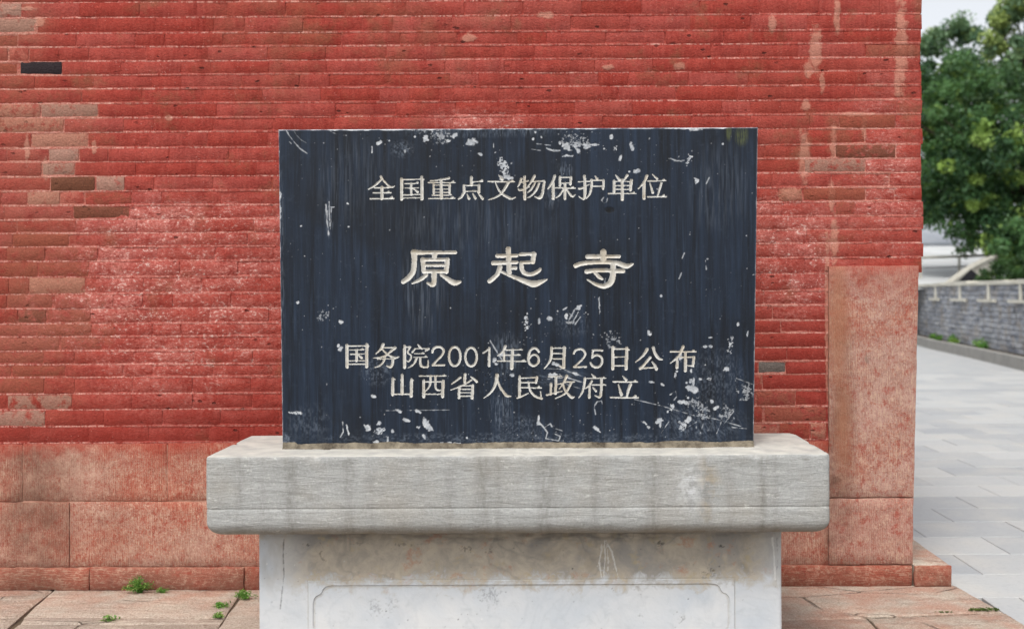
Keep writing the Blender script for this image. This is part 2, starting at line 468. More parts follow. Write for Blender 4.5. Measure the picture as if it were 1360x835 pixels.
def apron_material():
    n = NB("apron_stone")
    big = n.noise(2.3, 4, .6); sp = n.noise(60, 5, .7); st = n.noise(12, 4, .6, k=(.5, 2.2, 1))
    col = n.mix(n.mr(big, .35, .65), srgb(206, 190, 172), srgb(184, 170, 156))
    col = n.mix(n.mul(n.mr(st, .45, .7), .5), col, srgb(150, 136, 120))
    col = n.mix(n.mul(n.mr(sp, .5, .7), .35), col, srgb(128, 110, 94))
    col = n.mix(n.mul(n.mr(sp, .42, .3), .4), col, srgb(216, 202, 184))
    # red limewash run down on to the stone beside the wall
    sy = n.t.nodes.new("ShaderNodeSeparateXYZ"); n.t.links.new(n.pos, sy.inputs[0])
    near = n.mr(sy.outputs[1], 3.75, 4.15, 0.05, .75)
    right = n.mr(sy.outputs[0], 0.6, 1.0, 0.0, 1.0)
    f = n.mul(n.mx(near, n.mul(right, .62)), n.mr(n.noise(6, 5, .65, off=(3, 3, 0)), .38, .62))
    col = n.mix(n.mul(f, .85), col, srgb(188, 122, 96))
    ck = n.vor(3.1, 'DISTANCE_TO_EDGE', k=(.5, 1.6, 1), rand=1.0)
    cr = n.mul(n.mr(n.add(ck, n.mul(n.noise(20, 4, .6), .03)), .026, .017), n.mr(n.noise(1.7, 2, .5, off=(4, 4, 0)), .48, .55))
    col = n.mix(n.mul(cr, .75), col, srgb(92, 76, 62))
    g2 = n.noise(130, 4, .8)
    col = n.mix(n.mul(n.mr(g2, .54, .62), .5), col, srgb(232, 218, 204))
    col = n.mix(n.mul(n.mr(g2, .45, .38), .5), col, srgb(120, 96, 82))
    h = n.add(n.add(n.mul(st, 1), n.mul(sp, .9)), n.mul(cr, -1.2))
    return n.done(col, 0.9, n.bump(h, 0.016, .9), .25)


def paver_material(name, joint=False):
    n = NB(name)
    oc, oa, rnd = n.objcol()
    a = n.noise(3, 4, .6); b = n.noise(45, 4, .65)
    col = n.mix(rnd, srgb(164, 167, 170), srgb(190, 191, 190))
    col = n.mix(n.mul(n.mr(a, .45, .7), .5), col, srgb(198, 194, 186))
    col = n.mix(n.mul(n.mr(b, .5, .75), .25), col, srgb(130, 134, 138))
    if joint:
        col = n.mix(n.mr(b, .3, .7), srgb(86, 86, 84), srgb(110, 108, 104))
    return n.done(col, 0.62, n.bump(b, 0.004, .5), .4)


def coping_material():
    n = NB("grey_limestone")
    st = n.noise(26, 6, .75, k=(.26, 1, 1.7), dist=.9)
    st2 = n.noise(70, 5, .78, k=(.26, 1, 1.5), dist=.6)
    mid = n.noise(5, 4, .6)
    col = n.mix(n.mr(st, .3, .7), srgb(154, 155, 152), srgb(186, 187, 185))
    col = n.mix(n.mul(n.mr(mid, .45, .68), .4), col, srgb(160, 152, 138))
    col = n.mix(n.mul(n.mr(st2, .58, .68), .6), col, srgb(214, 213, 208))
    col = n.mix(n.mul(n.mr(st2, .40, .30), .55), col, srgb(108, 104, 96))
    col = n.mix(n.mul(n.mr(n.noise(40, 4, .75, k=(.5, 1, 1), off=(1, 1, 1)), .64, .70), .6), col, srgb(226, 225, 220))
    gr = n.noise(140, 3, .8)
    col = n.mix(n.mul(n.mr(gr, .56, .66), .3), col, srgb(222, 222, 218))
    col = n.mix(n.mul(n.mr(gr, .44, .36), .3), col, srgb(112, 110, 104))
    # water runs down the face
    Yc = 3.18; run = None
    for (x, w_, s_) in ((318, 5, .6), (387, 7, 1), (463, 7, .7), (492, 5, .5), (598, 6, .5), (640, 8, .9), (661, 5, .6), (724, 10, 1), (790, 5, .7), (868, 8, .8), (938, 9, .8), (970, 6, .4), (1013, 5, 1), (1030, 4, .5), (560, 5, .3), (350, 5, .4)):
        e = n.mul(n.pell(x, 650, w_, 300, Yc, .8), s_)
        run = e if run is None else n.mx(run, e)
    gsep = n.t.nodes.new("ShaderNodeSeparateXYZ"); n.t.links.new(n.geo.outputs['Normal'], gsep.inputs[0])
    face = n.mr(gsep.outputs[2], .7, .2)
    run = n.mul(n.mul(run, n.mr(n.noise(22, 6, .75, k=(2.2, 1, .6)), .36, .6)), face)
    col = n.mix(n.mul(run, .48), col, srgb(98, 94, 84))
    # yellow-brown algae line round the rounded lower edge
    ps = n.t.nodes.new("ShaderNodeSeparateXYZ"); n.t.links.new(n.pos, ps.inputs[0])
    lowz = n.mul(n.mr(ps.outputs[2], .495, .465), n.mr(n.noise(7, 4, .6), .3, .6))
    col = n.mix(n.mul(lowz, .6), col, srgb(140, 122, 92))
    # a chalky bruise on the right, an ochre one beside it
    br = n.mul(n.pell(918, 645, 17, 26, Yc, .7), n.mr(n.noise(40, 5, .7), .42, .6))
    col = n.mix(n.mul(br, .75), col, srgb(222, 224, 226))
    br = n.mul(n.pell(940, 650, 12, 30, Yc, .7), n.mr(n.noise(20, 5, .7), .42, .6))
    col = n.mix(n.mul(br, .5), col, srgb(176, 152, 106))
    # top: painted paler, the brightness of the lit top put into its colour
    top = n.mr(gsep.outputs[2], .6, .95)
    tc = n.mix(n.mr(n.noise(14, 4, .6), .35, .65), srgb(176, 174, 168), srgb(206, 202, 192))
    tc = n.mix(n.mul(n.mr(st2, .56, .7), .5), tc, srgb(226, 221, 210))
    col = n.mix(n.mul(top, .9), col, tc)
    h = n.add(n.mul(st, 1), n.mul(st2, .6))
    return n.done(col, 0.78, n.bump(h, 0.0045, .8), .3)


def pedestal_material(attrs=True):
    n = NB("stained_marble" if attrs else "stained_marble_side")
    a = n.noise(4, 5, .6, dist=.4); b = n.noise(24, 5, .7, dist=.5); c = n.noise(90, 4, .7)
    white = n.mix(n.mr(a, .35, .65), srgb(196, 203, 210), srgb(216, 218, 219))
    white = n.mix(n.mul(n.mr(b, .55, .7), .35), white, srgb(176, 182, 186))
    grey = n.mix(n.mr(b, .35, .65), srgb(160, 152, 138), srgb(192, 180, 160))
    grey = n.mix(n.mul(n.mr(a, .5, .58), .55), grey, srgb(126, 128, 130))
    grey = n.mix(n.mul(n.mr(n.noise(14, 5, .7, off=(6, 6, 6)), .59, .67), .7), grey, srgb(178, 126, 96))
    grey = n.mix(n.mul(n.mr(n.noise(16, 5, .7, off=(2, 6, 9)), .56, .66), .7), grey, srgb(180, 164, 128))
    vein = n.noise(5, 3, .6, off=(7, 3, 3), dist=.5)
    grey = n.mix(n.mul(n.mr(n.math('ABSOLUTE', n.math('SUBTRACT', vein, .5)), .03, .0), .32), grey, srgb(104, 102, 100))
    white = n.mix(n.mul(n.mr(n.math('ABSOLUTE', n.math('SUBTRACT', vein, .56)), .03, .0), .14), white, srgb(168, 174, 182))
    ps = n.t.nodes.new("ShaderNodeSeparateXYZ"); n.t.links.new(n.pos, ps.inputs[0])
    edge = n.add(ps.outputs[2], n.mul(n.math('SUBTRACT', b, .5), .20))
    st = n.mr(edge, .25, .30)
    # clean margins at both ends
    sidel = n.mr(ps.outputs[0], -.97, -.80); sider = n.mr(n.add(ps.outputs[0], n.mul(n.math('SUBTRACT', a, .5), .15)), .80, .64)
    st = n.mul(st, n.mul(n.mx(sidel, n.mul(n.mr(edge, .40, .45), .6)), n.mr(sider, 0, 1, .15, 1)))
    col = n.mix(n.mul(st, .92), white, grey)
    if attrs:
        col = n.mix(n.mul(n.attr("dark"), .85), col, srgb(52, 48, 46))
        col = n.mix(n.mul(n.attr("dust"), .42), col, srgb(158, 148, 130))
        col = n.mix(n.attr("chip"), col, srgb(232, 232, 228))
    return n.done(col, 0.55, n.bump(n.add(n.mul(b, .6), n.mul(c, .4)), .003, .6), .4)


def stele_material():
    n = NB("black_painted_stone")
    s1 = n.noise(30, 4, .65, k=(1.3, 1, .045)); s2 = n.noise(110, 3, .65, k=(1.2, 1, .05)); m = n.noise(3.2, 4, .6)
    col = n.mix(n.mr(s1, .34, .68), srgb(17, 23, 32), srgb(33, 46, 64))
    col = n.mix(n.mul(n.mr(s2, .52, .74), .34), col, srgb(62, 78, 100))
    col = n.mix(n.mul(n.mr(m, .5, .68), .55), col, srgb(20, 24, 30))
    fl = n.noise(38, 5, .75, off=(4, 0, 2))
    col = n.mix(n.mul(n.mr(fl, .58, .72), .26), col, srgb(66, 78, 92))
    col = n.mix(n.mul(n.attr("dust"), .46), col, srgb(138, 150, 166))
    col = n.mix(n.mul(n.attr("dark"), .9), col, srgb(10, 12, 15))
    col = n.mix(n.mul(n.attr("algae"), .6), col, srgb(112, 118, 62))
    ch = n.attr("chip")
    cc = n.mix(n.mr(fl, .4, .65), srgb(214, 217, 220), srgb(168, 174, 182))
    col = n.mix(ch, col, cc)
    r = n.mix(ch, (.55, .55, .55), (.9, .9, .9))
    r = n.add(n.mul(n.mr(s2, .3, .7), .12), r)
    return n.done(col, r, n.bump(n.add(n.mul(fl, .5), n.mul(s2, .3)), .0012, .8), .22)


def letter_material():
    n = NB("cream_groove_paint")
    a = n.noise(60, 5, .7); b = n.noise(14, 3, .6)
    col = n.mix(n.mr(a, .35, .65), srgb(192, 190, 183), srgb(222, 221, 216))
    col = n.mix(n.mul(n.mr(b, .5, .66), .4), col, srgb(178, 160, 130))
    col = n.mix(n.mul(n.mr(a, .36, .28), .6), col, srgb(130, 116, 96))
    col = n.mix(n.mul(n.attr("groove"), .28), col, srgb(178, 164, 138))
    return n.done(col, .8, n.bump(a, .0015, .8), .2)


def flat_material(name, c1, c2, scale=8.0, rough=.85, bump=.004, detail=4, spec=.3):
    n = NB(name)
    a = n.noise(scale, detail, .65)
    return n.done(n.mix(n.mr(a, .3, .7), srgb(*c1), srgb(*c2)), rough, n.bump(n.noise(scale * 4, 4, .6), bump, .7), spec)


def leaf_material(name, c_dark, c_light, c_young):
    n = NB(name)
    t = n.attr("tint"); y = n.attr("young")
    col = n.mix(t, srgb(*c_dark), srgb(*c_light))
    col = n.mix(y, col, srgb(*c_young))
    n.done(col, .55, None, .35)
    tr = n.t.nodes.new("ShaderNodeBsdfTranslucent")
    n.t.links.new(n.mix(.4, col, srgb(*c_young)), tr.inputs[0])
    ms = n.t.nodes.new("ShaderNodeMixShader"); ms.inputs[0].default_value = .25
    n.t.links.new(n.b.outputs[0], ms.inputs[1]); n.t.links.new(tr.outputs[0], ms.inputs[2])
    n.t.links.new(ms.outputs[0], n.out.inputs[0])
    return n.m


M_BRICK = wall_material("limewashed_brick")
M_JOINT = wall_material("limewashed_mortar", True)
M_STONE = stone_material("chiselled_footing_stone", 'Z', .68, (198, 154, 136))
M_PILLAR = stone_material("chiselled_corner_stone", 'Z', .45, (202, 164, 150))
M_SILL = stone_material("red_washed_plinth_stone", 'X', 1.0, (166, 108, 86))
M_APRON = apron_material()
M_PAVER = paver_material("pale_granite_paving")
M_BED = paver_material("paving_joint_sand", True)
M_COPING = coping_material()
M_PED = pedestal_material()
M_PEDS = pedestal_material(False)
M_STELE = stele_material()
M_LETTER = letter_material()
M_MORTAR = flat_material("brown_cement", (150, 140, 122), (66, 58, 48), 22, .95, .008)
M_SOIL = flat_material("soil", (70, 58, 46), (104, 88, 70), 9, .95, .01)
M_GROUND = flat_material("far_ground", (150, 150, 146), (176, 174, 168), 2, .9, .004)


# ------------------------------------------------------------------ painting of real flaws on a fine mesh
class Canvas:
    def __init__(s, x0, x1, y0, y1, nx, ny):
        s.xs = np.linspace(x0, x1, nx + 1); s.ys = np.linspace(y0, y1, ny + 1)
        s.X, s.Y = np.meshgrid(s.xs, s.ys)
        s.L = {k: np.zeros_like(s.X) for k in ("chip", "dust", "dark", "algae")}
        s.sx = (x1 - x0) / nx; s.sy = (y1 - y0) / ny; s.x0 = x0; s.y0 = y0; s.n = 0
    def win(s, xa, xb, ya, yb):
        i0 = max(0, int((xa - s.x0) / s.sx)); i1 = min(len(s.xs), int((xb - s.x0) / s.sx) + 2)
        j0 = max(0, int((ya - s.y0) / s.sy)); j1 = min(len(s.ys), int((yb - s.y0) / s.sy) + 2)
        return slice(j0, j1), slice(i0, i1)
    def blob(s, x, y, rx, ry=None, ang=0, frag=0.5, k=1.0, layer="chip", soft=0.25, fq=0.45):
        ry = ry or rx; s.n += 1; R = max(rx, ry) * 1.7 + 1
        w_ = s.win(x - R, x + R, y - R, y + R)
        X, Y = s.X[w_], s.Y[w_]
        if X.size == 0: return
        a = math.radians(ang); dx, dy = X - x, Y - y
        u = (dx * math.cos(a) + dy * math.sin(a)) / rx; v = (-dx * math.sin(a) + dy * math.cos(a)) / ry
        d = np.sqrt(u * u + v * v)
        q = vnoise(X, Y, 0, (fq * .8, fq * .8, 1), s.n, 2, .5)
        d = d + (q - .5) * (2.4 + 1.2 * (frag > .8)) * frag
        m = np.clip((1 - d) / soft, 0, 1) * k
        if frag >= .75 and max(rx, ry) > 3:        # bitten into crumbs
            h = vnoise(X, Y, 0, (.62, .62, 1), s.n + 50, 2, .6)
            m = m * np.clip((h - (.12 + .28 * min(frag, 1.1))) / .07, 0, 1)
        elif max(rx, ry) > 2.4:
            m = m * (.72 + .28 * np.clip((vnoise(X, Y, 0, (.5, .5, 1), s.n + 70, 2) - .35) * 5, 0, 1))
        s.L[layer][w_] = np.maximum(s.L[layer][w_], m)
    def line(s, pts, wd=1.0, k=0.9, layer="chip", broken=0.35):
        s.n += 1
        for (xa, ya), (xb, yb) in zip(pts[:-1], pts[1:]):
            w_ = s.win(min(xa, xb) - 4, max(xa, xb) + 4, min(ya, yb) - 4, max(ya, yb) + 4)
            X, Y = s.X[w_], s.Y[w_]
            if X.size == 0: continue
            L2 = (xb - xa) ** 2 + (yb - ya) ** 2 + 1e-9
            t = np.clip(((X - xa) * (xb - xa) + (Y - ya) * (yb - ya)) / L2, 0, 1)
            d = np.hypot(X - xa - t * (xb - xa), Y - ya - t * (yb - ya))
            n_ = vnoise(X, Y, 0, (.28, .28, 1), s.n + 400, 3, .65)
            d = d + (vnoise(X, Y, 0, (.2, .2, 1), s.n + 430, 2) - .5) * 1.6
            m = np.clip((wd / 2 + .35 - d - (broken + .12) * (n_ - .35) * 3) / .6, 0, 1) * k * (.55 + .45 * np.clip(n_ * 2 - .5, 0, 1))
            s.L[layer][w_] = np.maximum(s.L[layer][w_], m)
    def haze(s, x, y, rx, ry, k=.8, layer="dust", f=(.9, .12), thr=(.45, .75), ang=0):
        s.n += 1; w_ = s.win(x - rx * 1.3, x + rx * 1.3, y - ry * 1.3, y + ry * 1.3)
        X, Y = s.X[w_], s.Y[w_]
        if X.size == 0: return
        a = math.radians(ang)
        XX = X * math.cos(a) + Y * math.sin(a); YY = -X * math.sin(a) + Y * math.cos(a)
        d = np.hypot((X - x) / rx, (Y - y) / ry)
        n_ = vnoise(XX, YY, 0, (f[0], f[1], 1), s.n + 900, 3, .65)
        m = np.clip((n_ - thr[0]) / (thr[1] - thr[0]), 0, 1) * np.clip((1.15 - d) / .6, 0, 1) * k
        s.L[layer][w_] = np.maximum(s.L[layer][w_], m)


def bil(q, U, V):
    """q: px corners tl,tr,br,bl ; U,V in 0..1 -> px"""
    tl, tr, br, bl = [np.array(p, float) for p in q]
    return ((1 - U) * (1 - V))[..., None] * tl + (U * (1 - V))[..., None] * tr + (U * V)[..., None] * br + ((1 - U) * V)[..., None] * bl


def PXa(P, Y):
    dx, dy = P[..., 0] - VX, P[..., 1] - VY
    c, s = math.cos(ROLL), math.sin(ROLL)
    return (dx * c - dy * s) / F * Y, CZ - (dx * s + dy * c) / F * Y


# ================================================================== LARGE STRUCTURE
# far ground sheet, reaching the horizon
tag(mk("ground", [(-400, -60, -.06), (400, -60, -.06), (400, 700, -.06), (-400, 700, -.06)], [(0, 1, 2, 3)], M_GROUND), kind='structure')

# pavement to the right of the building: bed with stones laid in rows
pav = mk("pavement", [(-9, -3, -.034), (12, -3, -.034), (12, 30, -.034), (-9, 30, -.034)], [(0, 1, 2, 3)], M_BED)
tag(pav, kind='structure')
stuff = MB()
Lp, Wp = 0.55, 0.333
row = 0
for r in range(-6, 76):
    y0 = 4.04 + r * Wp
    off = (1.88 if r % 2 else 2.155)
    for c in range(-8, 24):
        x0 = off + (c - 3) * Lp
        xc, yc = x0 + Lp / 2, y0 + Wp / 2
        if yc < 4.5 and xc < 1.45 + .0: continue            # the building's own stone apron lies here
        if xc < 1.2: continue
        g = 0.0022
        zt = -.006 + random.uniform(-.0009, .0009)
        vis = yc > 3.2 and yc < 15.5 and (xc + Lp) > .352 * yc and (xc - Lp) < .485 * yc
        yb0, yb1 = y0 + g, y0 + Wp - g
        xa, xb = x0 + g, x0 + Lp - g
        if yc < 4.19: xa = max(xa, 1.693 + (4.19 - yc) * .125)
        if xb - xa < .05: continue
        v = [(xa, yb0, -.04), (xb, yb0, -.04), (xb, yb1, -.04), (xa, yb1, -.04)]
        v += [(xa, yb0, zt - .0025), (xb, yb0, zt - .0025), (xb, yb1, zt - .0025), (xa, yb1, zt - .0025)]
        e = .003
        v += [(xa + e, yb0 + e, zt), (xb - e, yb0 + e, zt), (xb - e, yb1 - e, zt), (xa + e, yb1 - e, zt)]
        f = [(8, 9, 10, 11)]
        for k in range(4):
            k2 = (k + 1) % 4; f += [(k, k2, 4 + k2, 4 + k), (4 + k, 4 + k2, 8 + k2, 8 + k)]
        if vis: mk("paver", v, f, M_PAVER, pav)
        else: stuff.add(v, f)
tag(stuff.build("paving_stones", M_PAVER, pav), kind='stuff')

# stone apron in front of the wall
apr = mk("stone_apron", [(-4.2, 1.0, -.010), (1.98, 1.0, -.010), (1.69, 4.19, -.010), (1.69, 4.25, -.010), (-4.2, 4.25, -.010)], [(0, 1, 2, 3, 4)], M_SOIL)
tag(apr, kind='structure')


def apron_slab(q, seed, nu=14, nv=8, dz=0):
    c = sum((np.array(p) for p in q)) / 4
    q2 = [tuple(np.array(p) + (c - np.array(p)) / np.linalg.norm(c - np.array(p)) * .003) for p in q]
    v, f = block([(p[0], p[1], dz) for p in q2], (0, 0, 1), .09, nu, nv, .0035, .005, .006, 7, seed, .004)
    return mk("apron_slab", v, f, M_APRON, apr, True)


apron_slab([(-4.1, 2.6), (-1.87, 2.6), (-2.112, 4.19), (-4.1, 4.19)], 1, 20, 12)
apron_slab([(-1.96, 3.30), (-1.19, 3.30), (-1.26, 3.745), (-2.02, 3.745)], 2)
apron_slab([(-2.02, 3.75), (-1.26, 3.75), (-1.265, 3.81), (-2.045, 3.83)], 3, 14, 3)
apron_slab([(-2.045, 3.83), (-1.265, 3.815), (-1.315, 4.19), (-2.11, 4.19)], 4)
apron_slab([(-1.86, 2.0), (-1.10, 2.0), (-1.19, 3.28), (-1.95, 3.28)], 5)
apron_slab([(-1.18, 2.9), (.2, 2.9), (.2, 4.19), (-1.30, 4.19)], 6, 16, 12)
apron_slab([(.21, 3.77), (.62, 3.77), (.62, 4.19), (.21, 4.19)], 7)
apron_slab([(.21, 2.9), (.62, 2.9), (.62, 3.76), (.21, 3.76)], 8)
apron_slab([(.63, 3.745), (1.185, 3.78), (1.0, 4.03), (.63, 4.19)], 9)
apron_slab([(1.195, 3.785), (1.735, 3.845), (1.69, 4.19), (.66, 4.19)], 10)
apron_slab([(1.19, 3.0), (1.80, 3.0), (1.738, 3.83), (1.19, 3.775)], 11)
apron_slab([(.63, 3.0), (1.18, 3.0), (1.18, 3.77), (.63, 3.735)], 12)

# ------------------------------------------------------------------ the temple wall
wall = empty("temple_wall", (-.4, YW, 0))
tag(wall, "old red limewashed brick wall on chiselled pink stone footing, standing behind the black stele", "wall")

# course lines, read at the left edge of the photo
cy = [4, 24, 45, 63, 82, 100, 118.5, 138, 157, 176, 197, 215.5, 234.6, 254, 273, 292, 310, 328, 347, 368, 390.6, 410, 430, 447, 466, 484, 501, 523, 544, 566, 588]
zl = [PX(60, y, YW)[1] for y in cy]
top_extra = [zl[0] + .0625 * k for k in range(10, 0, -1)]
ZL = top_extra + zl
NEX = len(top_extra)
X_RIGHT = PX(1225, 200, YW)[0]
X_PIL = PX(1098, 500, YW)[0]
Z_PIL = PX(1160, 354, YW)[1]

# bricks whose paint is gone: (row index in cy, x0 px, x1 px, colour, bareness)
TAN = srgb(168, 118, 98); OLV = srgb(108, 68, 50); GRY = srgb(160, 126, 110); BRN = srgb(144, 80, 62); BLK = srgb(36, 38, 42); PNK = srgb(180, 106, 90)
special = {
    0: [(-40, 30, GRY, .75)], 1: [(-20, 50, GRY, .9)], 2: [(-30, 25, BRN, .8)], 3: [(12, 40, PNK, .5)],
    4: [(-40, 25, BRN, .75), (27, 84, BLK, 1.0)], 6: [(0, 110, BRN, .35)], 7: [(-30, 54, TAN, .6), (54, 131, GRY, .75)],
    8: [(-10, 86, TAN, .65)], 9: [(42, 118, TAN, .9)], 10: [(65, 105, GRY, .85)], 11: [(56, 100, GRY, .8)],
    12: [(67, 127, OLV, 1.0), (128, 166, GRY, .85)], 13: [(36, 80, TAN, .8), (80, 112, PNK, .5), (113, 175, BRN, .5)], 14: [(97, 172, OLV, .9)],
    16: [(16, 92, BRN, .85)], 17: [(8, 60, BRN, .6), (61, 130, BRN, .4)], 18: [(-20, 50, BRN, .6), (50, 118, BRN, .6)], 19: [(38, 113, TAN, .85)],
    20: [(8, 70, BRN, .6), (72, 150, BRN, .35)], 21: [(22, 61, OLV, .6), (62, 120, BRN, .5)], 22: [(-30, 48, BRN, .5), (48, 121, BRN, .7)], 23: [(-10, 78, BRN, .7), (79, 138, BRN, .5)],
    24: [(-20, 58, BRN, .6)], 25: [(-20, 14, BRN, .5), (14, 86, BRN, .7)], 26: [(-20, 58, BRN, .55)], 27: [(8, 95, GRY, .62)], 28: [(-20, 59, GRY, .7)],
}
# rows are read at the left; the right-hand list uses the same courses
special_r = {
    3: [(1150, 1224, BRN, .8)], 8: [(1115, 1190, BRN, .75)], 9: [(1072, 1150, BRN, .45)], 10: [(1110, 1190, OLV, .7)], 11: [(1069, 1150, GRY, .65)],
    13: [(1033, 1066, TAN, .55), (1067, 1150, BRN, .85)], 14: [(1110, 1136, BRN, .65)], 25: [(1006, 1043, srgb(104, 98, 92), 1.0)],
    26: [(990, 1012, TAN, .4)], 27: [(1003, 1056, BRN, .6)], 28: [(960, 1012, BRN, .5), (1013, 1097, BRN, .6)], 29: [(985, 1032, TAN, .55), (1033, 1074, BRN, .4), (1075, 1097, TAN, .6)],
}


def row_bricks(i, x_lo, x_hi):
    k = i - NEX
    zm = (ZL[i] + ZL[i + 1]) / 2
    sp = []
    for d in (special, special_r):
        for (a, b, c, al) in d.get(k, []):
            xa = PX(a, 300, YW)[0]; xb = PX(b, 300, YW)[0]
            sp.append((xa, min(xb, x_hi), c, al))
    sp = sorted(s for s in sp if s[0] < x_hi - .02)
    res = []; x = x_lo - random.uniform(0, .2)
    def fill(x, end):
        while end - x > .02:
            l = random.choice((.25, .25, .255, .245, .125))
            if end - x < .2: l = end - x
            elif end - x - l < .07: l = end - x
            res.append((x, x + l, None, 0)); x += l
    for (a, b, c, al) in sp:
        fill(x, a); res.append((a, b, c, al)); x = b
    fill(x, x_hi)
    return res


hidden = MB(); n_vis = 0
rest = MB()
random.seed(21)
for i in range(len(ZL) - 1):
    z1, z0 = ZL[i], ZL[i + 1]
    zm = (z0 + z1) / 2
    x_hi = X_RIGHT + random.uniform(-.004, .004) if zm > Z_PIL else X_PIL
    for (a, b, c, al) in row_bricks(i, -3.3, x_hi):
        g = random.uniform(.002, .0045); gz = random.uniform(.0012, .0028)
        prot = random.uniform(-.0012, .0012)
        nu = 8 if b - a > .18 else 5
        dzr = random.uniform(-.0018, .0018)
        if c is None and random.random() < .62: g = random.uniform(.0002, .0009)
        q = [(a + g, YW - prot, z0 + gz + dzr), (b - g, YW - prot, z0 + gz), (b - g, YW - prot, z1 - gz), (a + g, YW - prot, z1 - gz + dzr)]
        v, f = block(q, (0, -1, 0), .055, nu, 3, .0034, .0010, .0030, 16, 3, .0015)
        # where does it land in the photo?
        s_ = F / YW
        xc = (a + b) / 2 * s_ + VX; yc = VY - (zm - CZ) * s_
        behind = (xc - 40 > 378 and xc + 40 < 1000 and yc > 180) or (yc > 585 and 340 < xc < 1040)
        inframe = xc > -38 and yc > -8
        if i < NEX or not inframe: rest.add(v, f)
        elif behind: hidden.add(v, f)
        elif n_vis < 300 or c is not None:
            o = mk("brick", v, f, M_BRICK, wall, True); n_vis += 1
            o.color = (c[0], c[1], c[2], al) if c else (.3, .1, .08, 0)
        else: rest.add(v, f)
for nm, mb in (("brickwork", hidden), ("brickwork", rest)):
    o = mb.build(nm, M_BRICK, wall, True); o.color = (.3, .1, .08, 0); tag(o, kind='stuff')
print("bricks as parts", n_vis)

# the mortar between them: recessed along the bed joints, nearly flush at the upright ones
zs = []
for z in ZL: zs += [z + q for q in (-.0115, -.0082, -.0042, -.002, 0, .002, .0042, .0082, .0115)]
for a, b in zip(ZL[:-1], ZL[1:]): zs += [a * .67 + b * .33, a * .33 + b * .67]
zs = np.array(sorted(zs))
for part, (xa, xb, za, zb) in enumerate(((-3.3, X_PIL + .012, zs[0], zs[-1]), (X_PIL + .012, X_RIGHT - .006, Z_PIL, zs[-1]))):
    zz = zs[(zs >= za) & (zs <= zb)]
    if part: zz = np.concatenate([[Z_PIL - .004], zz])
    xx = np.arange(xa, xb + .001, .0085); xx[-1] = xb
    X, Z = np.meshgrid(xx, zz)
    dj = np.min(np.abs(Z[:, :1, None] - np.array(ZL)[None, None, :]), axis=2)
    hj = np.clip(1 - dj / .0055, 0, 1) + 0 * X
    nz = vnoise(X, np.full_like(X, YW), Z, 16.0, 3, 3) - .5          # the same swell as the brick faces
    nz2 = vnoise(X, Z, 0, (90, 200, 1), 8, 2) - .5
    gb = np.clip(1.75 - dj / .0055, 0, 1)
    Yv = YW + .0024 - gb * .0023 - nz * .0068 - nz2 * .0022 * hj
    # years of limewash have clogged the joints in places: there the paint stands a hair proud of the bricks
    pc = np.clip((vnoise(X, 0 * X, Z, (2.6, 1, 14), 33, 3, .6) - .44) / .07, 0, 1)
    pc = pc * np.where(X < PX(150, 0, YW)[0], .25 * (vnoise(X, Z, 0, (6, 20, 1), 35, 2) > .55), 1.0)
    pc = pc * np.where((X > PX(1000, 0, YW)[0]) & (Z < PX(0, 170, YW)[1]), (vnoise(X, Z, 0, (6, 20, 1), 36, 2) > .5) * 1.0, 1.0)
    wid = .0062 + .006 * (vnoise(X, 0 * X, Z, (30, 1, 30), 34, 2) - .4)
    band = np.clip((wid - dj) / .0025, 0, 1)
    Yv = Yv * (1 - pc * band) + (YW - nz * .0068 - .0013 + nz2 * .0012) * pc * band
    hj = hj * (1 - .55 * pc)
    V = np.stack([X, Yv, Z], -1).reshape(-1, 3)
    nxx, nzz = len(xx), len(zz)
    idx = np.arange(nxx * nzz).reshape(nzz, nxx)
    Q = np.stack([idx[:-1, :-1], idx[:-1, 1:], idx[1:, 1:], idx[1:, :-1]], -1).reshape(-1, 4)
    mk("mortar", V, Q, M_JOINT, wall, True, {"joint": hj.ravel()})

# solid core and the return side of the wall
core = MB(); core.box(-3.3, X_RIGHT - .045, YW + .03, YW + 7, 0, ZL[0])
core.build("wall_core", M_JOINT, wall)
side = MB()
for i in range(len(ZL) - 1):
    z1, z0 = ZL[i], ZL[i + 1]
    if z0 < .36: continue
    y = YW + .02 - random.uniform(0, .2)
    xs_ = X_RIGHT - (.006 if z0 > Z_PIL else .028)
    if i % 2: y = YW + .02
    first = True
    while y < YW + 7:
        l = random.choice((.25, .25, .125))
        ya = max(y, YW + .03)
        if y + l < YW + .08: y += l; continue
        v, f = block([(xs_, ya + .003, z0 + .003), (xs_, y + l - .003, z0 + .003), (xs_, y + l - .003, z1 - .003), (xs_, ya + .003, z1 - .003)], (1, 0, 0), .04, 3, 3, .002, .003, .001, 16, 3)
        side.add(v, f); y += l
o = side.build("side_brickwork", M_BRICK, wall, True); o.color = (.3, .1, .08, 0); tag(o, kind='stuff')


def wstone(name, x0, x1, y0, y1, Y, mat, seed, depth=.1, red=0.0, amp=.003, wob=.003, nu=None, nv=None, rnd=.0028, label=None, quad=None):
    """a footing stone given by its photo rectangle"""
    g = .35
    if quad is None: quad = ((x0, y0), (x1, y0), (x1, y1), (x0, y1))
    (ax, ay), (bx, by), (cx_, cy_), (dx_, dy_) = quad
    q = [PX(dx_ + g, dy_ - g, Y), PX(cx_ - g, cy_ - g, Y), PX(bx - g, by + g, Y), PX(ax + g, ay + g, Y)]
    L = abs(q[1][0] - q[0][0]); H = abs(q[2][1] - q[1][1])
    nu = nu or max(6, int(L / .02)); nv = nv or max(5, int(H / .02))
    v, f = block([(p[0], Y, p[1]) for p in q], (0, -1, 0), depth, nu, nv, amp, rnd, wob, 9, seed, .003)
    o = mk(name, v, f, mat, wall, True); o.color = (1, 1, 1, red)
    if label: o['label'] = label
    return o


